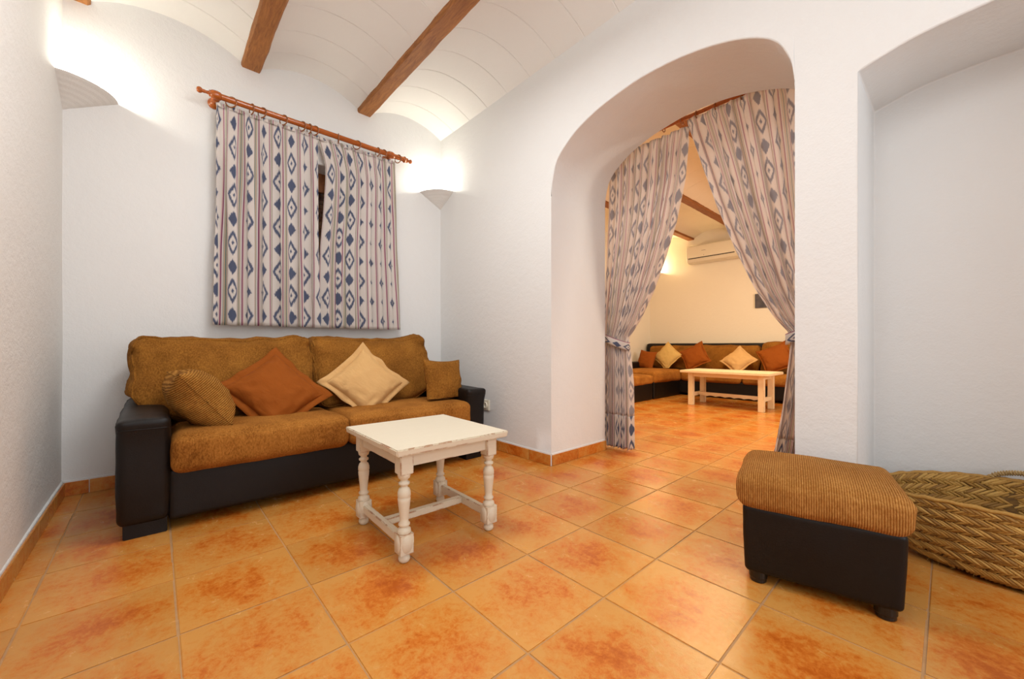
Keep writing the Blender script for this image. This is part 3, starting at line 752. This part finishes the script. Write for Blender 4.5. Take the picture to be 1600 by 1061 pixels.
# ------------------------------------------------------------------ woven basket
BC = Vector((2.185, -0.16, 0))
B = thing('basket', 'large oval woven esparto straw basket with rope handles in the wall niche', 'basket', tuple(BC))
def shell(phi, t):
    """phi around (long axis along Y), t 0 bottom .. 1 rim"""
    belly = sin(min(1, t/0.85)*pi/2)**0.6 if t > 0 else 0
    a = 0.22+0.13*belly+0.015*t; b = 0.095+0.055*belly+0.018*t
    z = 0.012+t*(0.265+0.045*cos(phi*2+pi)*0 - 0.04*abs(sin(phi))**3+0.02*cos(phi))
    tip = abs(sin(phi))**2
    x = b*cos(phi); y = a*sin(phi)
    x += 0.020*noise.noise(Vector((phi*0.8, t, 2)))+0.012*(t-0.5)
    z += 0.006*noise.noise(Vector((phi*1.5, t*2, 7)))
    return Vector((x, y, max(0.004, z)))
def snorm(phi, t):
    e = 1e-3; a = shell(phi+e, t)-shell(phi-e, t); b = shell(phi, min(1, t+e))-shell(phi, max(0.001, t-e)); n = a.cross(b); 
    return n.normalized() if n.length > 0 else Vector((0, 0, -1))
vs = []; fs = []; NP, NT = 96, 18
for t in range(NT+1):
    for k in range(NP): 
        p = shell(2*pi*k/NP, t/NT); vs.append(tuple(p-snorm(2*pi*k/NP, t/NT)*0.004))
for t in range(NT+1):
    for k in range(NP): 
        p = shell(2*pi*k/NP, t/NT); vs.append(tuple(p-snorm(2*pi*k/NP, t/NT)*0.010))
off = NP*(NT+1)
for o_, s in ((0, 1), (off, -1)):
    for t in range(NT):
        for k in range(NP):
            a = o_+t*NP+k; b = o_+t*NP+(k+1) % NP; f = (a, b, b+NP, a+NP); fs.append(f if s > 0 else f[::-1])
for k in range(NP): fs.append((NT*NP+k, NT*NP+(k+1) % NP, off+NT*NP+(k+1) % NP, off+NT*NP+k))
for o_ in (0, off):
    vs.append((0, 0, 0.006)); c = len(vs)-1
    for k in range(NP): fs.append((o_+k, o_+(k+1) % NP, c))
from_py('basket_body', vs, fs, M['straw_dark'], B, True)
def blade(vs, fs, pts, nrm, w_, th):
    base = len(vs); tdir = (pts[-1]-pts[0]).normalized(); side = tdir.cross(nrm).normalized()
    n = len(pts)
    for i, p in enumerate(pts):
        f = i/(n-1); ww = w_*(0.55+0.45*sin(pi*f)); hh = th*(0.35+0.65*sin(pi*f))
        vs.append(tuple(p+side*ww-nrm*0.001)); vs.append(tuple(p+side*ww*0.4+nrm*hh)); vs.append(tuple(p-side*ww*0.4+nrm*hh)); vs.append(tuple(p-side*ww-nrm*0.001))
    for i in range(n-1):
        for q in range(3): a = base+i*4+q; fs.append((a, a+4, a+5, a+1))
    fs.append((base, base+1, base+2, base+3)); e = base+(n-1)*4; fs.append((e+3, e+2, e+1, e))
def weave(inside):
    vs = []; fs = []; rows = 7; per = 128
    for r in range(rows):
        t0, t1 = r/rows+0.004, (r+1)/rows+0.008
        for k in range(per):
            ph = 2*pi*(k+0.5*(r % 2))/per; d = 2*pi/per*2.6
            for half, (ta, tb) in ((0, (t1, (t0+t1)/2-0.02)), (1, (t0, (t0+t1)/2+0.02))):
                jit = random.uniform(-0.2, 0.2)*d*0.4; pts = []; lift = 0.004 if half == 0 else 0.0022
                for q in range(4):
                    f = q/3; P_ = ph+jit+d*f; tt = min(1.0, ta+(tb-ta)*f)
                    nn = snorm(P_, tt); base = shell(P_, tt)
                    pts.append((base-nn*0.012-nn*lift*(1 if f > 0.5 else 0.3)) if inside else (base+nn*lift*(1.0 if f > 0.4 else 0.3)))
                nn = snorm(ph+d/2, (ta+tb)/2); blade(vs, fs, pts, -nn if inside else nn, random.uniform(0.0046, 0.0066), random.uniform(0.0022, 0.0042))
    return vs, fs
for ins in (False, True):
    v_, f_ = weave(ins); o = from_py('straw_weave', v_, f_, M['straw'], B, True); o['kind'] = 'stuff'
# loose ends sticking out
vs_, fs_ = [], []
for k in range(150):
    ph = random.uniform(0, 2*pi); t = random.random()**1.5; p = shell(ph, t); n_ = snorm(ph, t)
    d = (n_*random.uniform(0.5, 1)+Vector((0, random.uniform(-1, 1), random.uniform(-0.7, 0.7)))).normalized()*random.uniform(0.008, 0.022)
    if p.z+d.z < 0.003: continue
    blade(vs_, fs_, [p, p+d*0.5, p+d+Vector((0, 0, -0.001))], n_, 0.0006, 0.0006)
o = from_py('loose_straw', vs_, fs_, M['straw'], B); o['kind'] = 'stuff'
# rolled rim
bm = tube([shell(2*pi*k/140, 1)+Vector((0, 0, 0.002+0.0018*sin(k*1.6))) for k in range(140)], [0.0075+0.0012*sin(k*0.9+1) for k in range(140)], 8, None, True)
from_bm('rim', bm, M['straw'], B, True)
def rope_handle(phi):
    c = shell(phi, 1.0); sgn = 1 if c.x > 0 else -1
    pts = []
    for k in range(41):
        f = -1+2*k/40; pp = shell(phi+f*0.26, 1.0); lift = (1-f*f)**0.7*0.034
        pts.append(Vector((pp.x+sgn*0.002-sgn*0.012*(1-f*f), pp.y, pp.z+lift+0.004)))
    o = from_bm('handle', tube(pts, 0.0068, 8), M['rope'], B, True)
    coil = []
    for i in range(len(pts)*6-6):
        q, f = divmod(i, 6); p = pts[q].lerp(pts[q+1], f/6); a = i*2*pi/8; td = (pts[q+1]-pts[q]).normalized(); s = Vector((1, 0, 0)); u = td.cross(s).normalized(); coil.append(p+(s*cos(a)+u*sin(a))*0.0085)
    from_bm('rope_wrap', tube(coil, 0.0022, 5), M['rope'], o, True)
    for f in (-0.26, 0.26):
        p = shell(phi+f, 1.0); bm = tube([p+Vector((0, 0.010*cos(a), 0.016*sin(a)-0.004))+Vector((0, 0, 0)) for a in [2*pi*k/16 for k in range(16)]], 0.0042, 6, None, True)
        from_bm('rope_knot', bm, M['rope'], o, True)
rope_handle(-0.12); rope_handle(pi+0.75)

# ------------------------------------------------------------------ curtains
def cloth(name, rows, cloth_w, nu, mat, parent, vlen=None, pleats=9, seed=0, uoff=0.0, voff=0.0, plane='Y', thick=0.0016):
    """rows: list of (z, a0, a1, depth position, pleat amplitude); cloth hangs in plane Y=const (a along X) or X=const (a along Y)"""
    vs = []; fs = []; uv = []
    for r, (z, a0, a1, d0, amp) in enumerate(rows):
        fr = r/(len(rows)-1)
        for k in range(nu+1):
            s = k/nu
            ph = 2*pi*pleats*(s+0.038*noise.noise(Vector((s*6+seed, z*0.7, seed)))+0.008*noise.noise(Vector((s*3, z*2.5, seed+5))))
            loc_amp = amp*(0.65+0.6*noise.noise(Vector((s*7+seed*2, 3, z*0.4)))+0.35)
            d = d0+loc_amp*sin(ph)+amp*0.35*sin(2*ph+1.3+seed)
            a = a0+(a1-a0)*s+(abs(a1-a0)/pleats)*0.10*sin(2*ph+0.6)*min(1, amp/0.02)
            if r == 0 or rows[r][4] < 0.012: d += 0.0
            zz = z+0.006*noise.noise(Vector((s*9+seed, 0, 1)))*(1 if fr in (0, 1) else 0)
            vs.append((a, d, zz) if plane == 'Y' else (d, a, zz)); uv.append((uoff+s*cloth_w, voff+z))
    n = nu+1
    for r in range(len(rows)-1):
        for k in range(nu): a = r*n+k; fs.append((a, a+n, a+n+1, a+1))
    me = bpy.data.meshes.new(name); me.from_pydata(vs, [], fs); l = me.uv_layers.new(name='UVMap')
    for lp in me.loops: l.data[lp.index].uv = uv[lp.vertex_index]
    o = link(name, me, mat, parent, True)
    sm = o.modifiers.new('thickness', 'SOLIDIFY'); sm.thickness = thick; sm.offset = 0
    return o
def lerp_tab(tab, z):
    tab = sorted(tab)
    if z <= tab[0][0]: return tab[0][1]
    for (z0, v0), (z1, v1) in zip(tab, tab[1:]):
        if z <= z1: return v0+(v1-v0)*(z-z0)/(z1-z0)
    return tab[-1][1]
# window pair
ROD_Y, ROD_Z = 3.035, 2.350
def win_rows(e0, e1, zt, zb, n=48):
    rows = []
    for k in range(n+1):
        f = k/n; z = zt+(zb-zt)*f
        amp = 0.007+0.010*min(1, f*3.0)
        rows.append((z, lerp_tab(e0, z), lerp_tab(e1, z), ROD_Y+0.012, amp))
    return rows
def window_curtain(label, e0, e1, cw, seed, uo, pleats):
    t = thing('window_curtain', label, 'curtain', (0, 0, 0))
    c = cloth('curtain_cloth', win_rows(e0, e1, 2.303, 0.932), cw, 260, M['ikat'], t, None, pleats, seed, uo, 0.07)
    # gathered heading: narrow ruffle above the tape
    vs = []
    hd = cloth('heading_ruffle', [(2.314, e0[-1][1], e1[-1][1], ROD_Y+0.010, 0.006), (2.306, e0[-1][1], e1[-1][1], ROD_Y+0.011, 0.005), (2.288, e0[-1][1]+0.002, e1[-1][1]-0.002, ROD_Y+0.006, 0.005)], cw, 300, M['ikat'], t, None, pleats*3.4, seed+3, uo, 0.07)
    return t
window_curtain('left one of the two blue ikat patterned curtains on the wooden window rod', [(0.9, 0.262), (2.0, 0.272), (2.32, 0.276)], [(0.9, 0.890), (1.6, 0.882), (2.0, 0.878), (2.32, 0.872)], 0.74, 1.0, 0.04, 6.3)
window_curtain('right one of the two blue ikat patterned curtains on the wooden window rod', [(0.9, 0.868), (1.3, 0.872), (1.55, 0.880), (1.75, 0.898), (2.0, 0.914), (2.12, 0.914), (2.25, 0.880), (2.32, 0.858)], [(0.9, 1.505), (1.6, 1.470), (2.32, 1.455)], 0.74, 2.6, 0.50, 6.7)
# rod
Rd = thing('curtain_rod', 'varnished wooden curtain rod with turned finials and rings above the window', 'curtain rod', (0.9, ROD_Y, ROD_Z))
from_bm('pole', lathe([(0, -0.66), (0.0185, -0.66), (0.0185, 0.66), (0, 0.66)], 20, 'X'), M['rod'], Rd, False)
fin = [(0, 0), (0.020, 0.0), (0.021, 0.006), (0.0125, 0.012), (0.020, 0.020), (0.0275, 0.034), (0.026, 0.046), (0.018, 0.054), (0.013, 0.060), (0.009, 0.076), (0.0115, 0.090), (0.010, 0.094), (0.0175, 0.104), (0.0185, 0.114), (0.013, 0.124), (0, 0.127)]
f1 = from_bm('finial', lathe([(r*0.92, x*0.75) for r, x in fin], 24, 'X', (0.605, 0, 0)), M['rod'], Rd, True)
f2 = from_bm('finial', lathe([(r*0.95, -x*0.95) for r, x in fin], 24, 'X', (-0.60, 0, 0)), M['rod'], Rd, True)
for x in (-0.625, 0.515):
    b = from_bm('bracket', lathe([(0.0, -0.028), (0.019, -0.028), (0.024, -0.02), (0.0265, -0.008), (0.0265, 0.008), (0.024, 0.02), (0.019, 0.028), (0, 0.028)], 24, 'X', (x, 0, 0)), M['rod'], Rd, True)
    from_bm('bracket_stem', lathe([(0, 0.115), (0.033, 0.115), (0.033, 0.104), (0.026, 0.096), (0.013, 0.088), (0.0125, 0.070), (0.021, 0.055), (0.023, 0.042), (0.017, 0.028), (0.014, 0.022), (0, 0.018)], 24, 'Y', (x, 0, -0.004)), M['rod'], b, True)
ring_me = None
for x, tl in ((0.352, 0.95), (0.462, 0.25), (0.520, 0.60), (0.645, 0.55), (0.760, 0.50), (0.806, 0.20), (0.842, 0.62), (1.005, -0.25), (1.142, 0.65), (1.305, 0.1), (1.352, 0.45), (1.478, 0.40)):
    if ring_me is None:
        o = from_bm('ring', tube([(0, 0.0325*cos(a), 0.0325*sin(a)) for a in [2*pi*k/24 for k in range(24)]], 0.0038, 8, None, True), M['ring'], Rd, True); ring_me = o.data
    else: o = bpy.data.objects.new('ring', ring_me); COL.objects.link(o); o.parent = Rd
    o.location = (x-0.9, 0, -0.0115); o.rotation_euler = (0, 0, tl)

# archway pair, hung on the far side of the thick wall
CX = 2.665
def arch_curtain(label, e_in, e_out, cw, pleats, seed, uo, zt, zb, tie_z, hem_z, sgn):
    t = thing('arch_curtain', label, 'curtain', (0, 0, 0))
    def rows(za, zb_, n, da=0.0):
        out = []
        for k in range(n+1):
            z = za+(zb_-za)*k/n; w_ = abs(lerp_tab(e_in, z)-lerp_tab(e_out, z))
            amp = min(0.034, 0.017+0.022*max(0, 1-w_/0.7))
            dt = abs(z-tie_z)
            if dt < 0.30: amp *= 0.55+0.45*(dt/0.30)
            if z > zt-0.08: amp *= 0.6
            a, b = lerp_tab(e_in, z), lerp_tab(e_out, z)
            out.append((z, min(a, b), max(a, b), CX+da, amp))
        return out
    cloth('curtain_cloth', rows(zt, hem_z, 70), cw, 300, M['ikat_back'], t, None, pleats, seed, uo, 0.0, 'X')
    cloth('hem', rows(hem_z+0.002, zb, 14, -0.003), cw, 300, M['ikat'], t, None, pleats, seed, uo, 0.14, 'X')
    # tieback band: sags from the wall side to the inner edge, wraps round the gathered cloth
    a, b = lerp_tab(e_out, tie_z), lerp_tab(e_in, tie_z); cy = (a+b)/2; ry = abs(a-b)/2+0.012; vs = []; fs = []; uv = []; NB = 48
    for k in range(NB+1):
        an = 2*pi*k/NB
        for q, (dz, bul) in enumerate(((0.030, 0), (0.015, 0.004), (0, 0.005), (-0.015, 0.004), (-0.030, 0))):
            y = cy+ry*cos(an); s = (y-a)/(b-a) if b != a else 0
            zz = tie_z+0.045-0.075*s+dz-0.02*sin(an)*0
            vs.append((CX-(0.052+bul)*sin(an), y, zz)); uv.append((0.03+(dz+0.03), an*ry*1.3))
    for k in range(NB):
        for q in range(4): i = k*5+q; fs.append((i, i+5, i+6, i+1))
    me = bpy.data.meshes.new('tieback'); me.from_pydata(vs, [], fs); l = me.uv_layers.new(name='UVMap')
    for lp in me.loops: l.data[lp.index].uv = uv[lp.vertex_index]
    o = link('tieback', me, M['ikat'], t, True); sm = o.modifiers.new('thickness', 'SOLIDIFY'); sm.thickness = 0.003
    return t
arch_curtain('blue and cream ikat curtain tied back at the left side of the archway', [(0.0, 1.60), (0.08, 1.598), (0.51, 1.606), (0.76, 1.625), (0.83, 1.636), (0.87, 1.63), (0.99, 1.545), (1.20, 1.438), (1.437, 1.343), (1.648, 1.272), (1.94, 1.206), (2.31, 1.165)],
             [(0.0, 1.86), (0.76, 1.85), (0.9, 1.85), (1.3, 1.835), (1.8, 1.800), (2.31, 1.790)], 1.10, 9, 4.2, 0.02, 2.285, 0.015, 0.83, 0.265, 1)
arch_curtain('blue and cream ikat curtain tied back at the right side of the archway', [(0.0, 0.72), (0.205, 0.676), (0.434, 0.640), (0.729, 0.606), (0.84, 0.598), (0.882, 0.612), (0.97, 0.681), (1.149, 0.78), (1.40, 0.886), (1.709, 0.999), (2.033, 1.10), (2.31, 1.185)],
             [(0.0, 0.42), (0.76, 0.40), (0.9, 0.40), (1.3, 0.40), (1.8, 0.38), (2.31, 0.37)], 1.04, 7.2, 6.1, 0.05, 2.330, 0.015, 0.87, 0.265, -1)
R2 = thing('curtain_rod', 'wooden rod behind the archway holding the tied back curtains', 'curtain rod', (CX, 1.10, 2.345))
from_bm('pole', lathe([(0, -0.86), (0.013, -0.86), (0.013, 0.86), (0, 0.86)], 16, 'Y'), M['rod'], R2)
for y in (-0.80, 0.80):
    o = from_bm('bracket', lathe([(0, -0.02), (0.022, -0.02), (0.022, 0.02), (0, 0.02)], 16, 'Y', (0, y, 0)), M['rod'], R2)
    from_bm('bracket_stem', lathe([(0, -0.098), (0.028, -0.098), (0.028, -0.088), (0.012, -0.08), (0.012, 0), (0, 0)], 16, 'X', (0, y, 0)), M['rod'], o)
for y in (-0.7, -0.55, -0.4, -0.25, -0.1, 0.02, 0.12, 0.25, 0.38, 0.5, 0.62):
    o = from_bm('ring', tube([(0.022*cos(a), 0, 0.022*sin(a)) for a in [2*pi*k/20 for k in range(20)]], 0.0036, 6, None, True), M['ring'], R2, True); o.location = (0, y, -0.009)

# ------------------------------------------------------------------ plaster corner sconces
def sconce(label, corner, dx, dy, r, z0, z1, bulb_mat, lightcol, power):
    """quarter cone shell in a room corner; dx, dy point into the room"""
    t = thing('corner_sconce', label, 'wall lamp', (corner[0], corner[1], z0))
    vs = []; fs = []; NA, NZ = 20, 14; H_ = z1-z0
    for s, ins in ((0, 0.0), (1, 0.010)):
        for j in range(NZ+1):
            f = j/NZ; rr = max(0.002, r*f-ins)+(0.0022*(1 if j % 2 else 0) if s == 0 else 0); z = H_*f**1.0
            for k in range(NA+1):
                a = pi/2*k/NA; vs.append((dx*rr*cos(a), dy*rr*sin(a), z))
    n = (NA+1)*(NZ+1)
    for o_ in (0, n):
        for j in range(NZ):
            for k in range(NA): a = o_+j*(NA+1)+k; fs.append((a, a+1, a+NA+2, a+NA+1))
    for k in range(NA): a = NZ*(NA+1)+k; fs.append((a, a+1, n+a+1, n+a))
    from_py('bowl', vs, fs, M['vault'], t, False, True)
    from_bm('bulb', lathe([(0, -0.02), (0.014, -0.018), (0.018, 0), (0.014, 0.018), (0, 0.02)], 16, 'Z', (dx*0.075, dy*0.075, H_-0.028)), bulb_mat, t, True)
    point('sconce_light', (corner[0]+dx*0.085, corner[1]+dy*0.085, z1+0.035), power, lightcol, 0.02)
sconce('white plaster corner lamp high in the left corner beside the left wall', (XL, YB), 1, -1, 0.212, 2.055, 2.168, M['bulb'], SCONCE, 4.3)
sconce('white plaster corner lamp in the corner right of the curtain rod', (XR, YB), -1, -1, 0.215, 2.058, 2.168, M['bulb'], SCONCE, 4.3)
sconce('plaster corner lamp glowing warmly in the far room behind the archway', (XF, YB2), -1, -1, 0.212, 2.055, 2.168, M['warm_bulb'], (1, 0.80, 0.46), 16)

# ------------------------------------------------------------------ wall socket
K = thing('wall_socket', 'small beige power socket low on the wall right of the sofa', 'socket', (XR, 2.465, 0.33))
box('cover_plate', (-0.012, -0.042, -0.042), (0.002, 0.042, 0.042), M['plastic'], K, 0.004)
from_bm('socket_ring', lathe([(0.0, -0.014), (0.018, -0.014), (0.019, -0.021), (0.023, -0.021), (0.024, -0.010), (0, -0.010)], 24, 'X'), M['plastic'], K, False)
for y in (-0.008, 0.008): from_bm('socket_hole', lathe([(0, -0.0152), (0.0028, -0.0152), (0.0028, -0.011), (0, -0.011)], 10, 'X', (0, y, 0)), M['gap'], K)

# ------------------------------------------------------------------ the far room
C = thing('corner_sofa', 'long black leather corner sofa with ochre cushions in the room behind the archway', 'sofa', (6.4, 2.6, 0))
ox, oy = 6.4, 2.6
L = lambda x, y, z: (x-ox, y-oy, z)
cushion('base', L(6.36, 0.90, 0.04), L(6.96, 3.70, 0.26), 0.02, M['leather'], C, (0.0, 0, 0), 0.002, 41, 12)
cushion('chaise_base', L(5.52, 2.945, 0.0), L(6.40, 3.70, 0.26), 0.02, M['leather'], C, (0.0, 0, 0), 0.002, 42, 12)
cushion('back_frame', L(6.80, 0.90, 0.2), L(6.975, 3.78, 0.845), 0.03, M['leather'], C, (0, 0, 0), 0.003, 43, 12)
cushion('back_frame', L(5.52, 3.62, 0.2), L(6.85, 3.785, 0.52), 0.03, M['leather'], C, (0, 0, 0), 0.003, 44, 12)
cushion('chaise_cushion', L(5.515, 2.925, 0.235), L(6.42, 3.63, 0.418), 0.05, M['chenille'], C, (0, 0.01, 0.012), 0.004, 45, 16)
for k, (a, b) in enumerate(((2.03, 2.93), (1.13, 2.02))):
    cushion('seat_cushion', L(6.325, a, 0.235), L(6.82, b, 0.400), 0.05, M['chenille'], C, (0.012, 0, 0.012), 0.004, 46+k, 16)
for k, (a, b, tp) in enumerate(((2.80, 3.66, 0.805), (1.885, 2.78, 0.812), (1.02, 1.865, 0.862))):
    def bk(q, p): q = q.copy(); q.x += 0.14*(q.z-0.4)/0.4; return q
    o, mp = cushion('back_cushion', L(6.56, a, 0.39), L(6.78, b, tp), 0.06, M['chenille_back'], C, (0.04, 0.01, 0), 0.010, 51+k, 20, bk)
    seam(mp, 'seam', M['chenille'], o, rect_path(0, -0.93, 24), 0.003)
cushion('arm', L(6.34, 0.74, 0.04), L(6.97, 0.92, 0.56), 0.03, M['leather'], C, (0, 0, 0), 0.003, 55, 12)
F2 = thing('footstool', 'low ochre topped footstool pushed against the chaise end of the far corner sofa', 'footstool', (5.20, 3.24, 0))
cushion('base', (-0.285, -0.29, 0.0), (0.285, 0.29, 0.26), 0.018, M['leather'], F2, (0, 0, 0), 0.002, 61, 12)
cushion('cushion', (-0.295, -0.31, 0.235), (0.295, 0.30, 0.368), 0.04, M['chenille'], F2, (0, 0, 0.012), 0.004, 62, 16)
H90 = -pi/2
grp = None
pillow('throw_pillow', 'brown ochre cushion at the far left end of the corner sofa', 0.165, 0.13, M['rust'], (6.33, 3.52, 0.555), H90-0.1, -0.3, 0.12, 0.0, 0.006, 11, None, 0.0, None, (1, 1), 0.428)
pillow('throw_pillow', 'beige flanged cushion standing on its corner second from the left on the corner sofa', 0.19, 0.12, M['beige'], (6.44, 3.20, 0.625), H90, -0.32, 0.70, 0.02, 0.008, 12, None, 0.0, None, (1, 1), 0.428)
pillow('throw_pillow', 'rust orange flanged cushion leaning on the middle of the far corner sofa', 0.20, 0.14, M['rust'], (6.44, 2.74, 0.630), H90, -0.38, 1.05, 0.025, 0.010, 13, None, 0.0, None, (1, 1), 0.41)
pillow('throw_pillow', 'pale cream cushion leaning on the corner sofa right behind the pale table', 0.185, 0.13, M['sand'], (6.44, 2.10, 0.585), H90, -0.55, 0.72, 0.026, 0.010, 14, None, 0.0, None, (1, 1), 0.41)
pillow('throw_pillow', 'orange cushion beside the right archway curtain on the far corner sofa', 0.20, 0.15, M['rust'], (6.46, 1.62, 0.625), H90, -0.35, 1.12, 0.02, 0.010, 15, None, 0.0, None, (1, 1), 0.41)
# pale coffee table
P2 = thing('coffee_table', 'long pale limed wood coffee table in front of the far corner sofa', 'table', (5.61, 1.93, 0))
zt = 0.472
for x in (-0.19, 0.19):
    for y in (-0.42, 0.42): box('leg', (x-0.032, y-0.032, 0), (x+0.032, y+0.032, zt-0.03), M['pale_wood'], P2, 0.004)
box('tabletop', (-0.30, -0.53, zt-0.032), (0.30, 0.53, zt), M['pale_wood'], P2, 0.005)
for y in (-0.42, 0.42):
    box('apron', (-0.16, y-0.011, zt-0.085), (0.16, y+0.011, zt-0.030), M['pale_wood'], P2, 0.002)
    box('side_stretcher', (-0.16, y-0.014, 0.115), (0.16, y+0.014, 0.165), M['pale_wood'], P2, 0.003)
for x in (-0.19, 0.19): box('apron', (x-0.011, -0.39, zt-0.085), (x+0.011, 0.39, zt-0.030), M['pale_wood'], P2, 0.002)
# long stretcher with a scalloped lower edge
vs = []; fs = []; n = 60
for k in range(n+1):
    y = -0.405+0.81*k/n; s = abs(sin(k/n*pi*7))*0.012
    for x in (-0.012, 0.012):
        vs.append((x, y, 0.112+s+(0.02 if abs(y) > 0.38 else 0))); vs.append((x, y, 0.165))
for k in range(n):
    a = k*4; fs += [(a, a+4, a+5, a+1), (a+2, a+3, a+7, a+6), (a+1, a+5, a+7, a+3), (a, a+2, a+6, a+4)]
fs += [(0, 1, 3, 2), (n*4, n*4+2, n*4+3, n*4+1)]
from_py('long_stretcher', vs, fs, M['pale_wood'], P2, False, True)
# air conditioner
A = thing('air_conditioner', 'white split air conditioner high on the far wall behind the archway', 'air conditioner', (XF, 2.63, 2.22))
bm = bmesh.new(); prof = [(0.0, 0.0), (-0.10, -0.002), (-0.155, 0.012), (-0.185, 0.045), (-0.198, 0.085), (-0.200, 0.27), (-0.185, 0.288), (0, 0.290)]
W_ = 0.41; rg = []
for s, sh in ((-W_, 0.012), (-W_+0.012, 0), (W_-0.012, 0), (W_, 0.012)):
    rg.append([bm.verts.new((x+(sh if x < -0.05 else 0), s, z+(sh*0.4 if z < 0.1 else -sh*0.4))) for x, z in prof])
for a, b in zip(rg, rg[1:]):
    for k in range(len(prof)-1): bm.faces.new((a[k], a[k+1], b[k+1], b[k]))
    bm.faces.new((a[-1], a[0], b[0], b[-1]))
bm.faces.new(rg[0]); bm.faces.new(rg[-1][::-1])
from_bm('housing', bm, M['plastic'], A)
def slab(name, pts, y0, y1, mat):
    vs = [(x, y, z) for y in (y0, y1) for x, z in pts]; n = len(pts)
    fs = [tuple(range(n)), tuple(range(n, 2*n))]+[(k, (k+1) % n, n+(k+1) % n, n+k) for k in range(n)]
    return from_py(name, vs, fs, mat, A, False, True)
slab('outlet_slot', [(-0.200, 0.078), (-0.2015, 0.074), (-0.196, 0.066), (-0.190, 0.066)], -0.36, 0.37, M['gap'])
slab('louver', [(-0.1965, 0.062), (-0.199, 0.060), (-0.168, 0.016), (-0.164, 0.020)], -0.35, 0.36, M['plastic'])
box('name_badge', (-0.2015, 0.085, 0.182), (-0.1995, 0.150, 0.187), M['print'], A)
box('indicator', (-0.202, 0.108, 0.103), (-0.1995, 0.118, 0.110), M['print'], A)
Q = thing('painting', 'small dark frameless picture on the far wall beside the right curtain', 'picture', (XF, 1.83, 1.50))
box('canvas', (-0.022, -0.205, -0.105), (0.0, 0.205, 0.115), M['painting'], Q, 0.002)
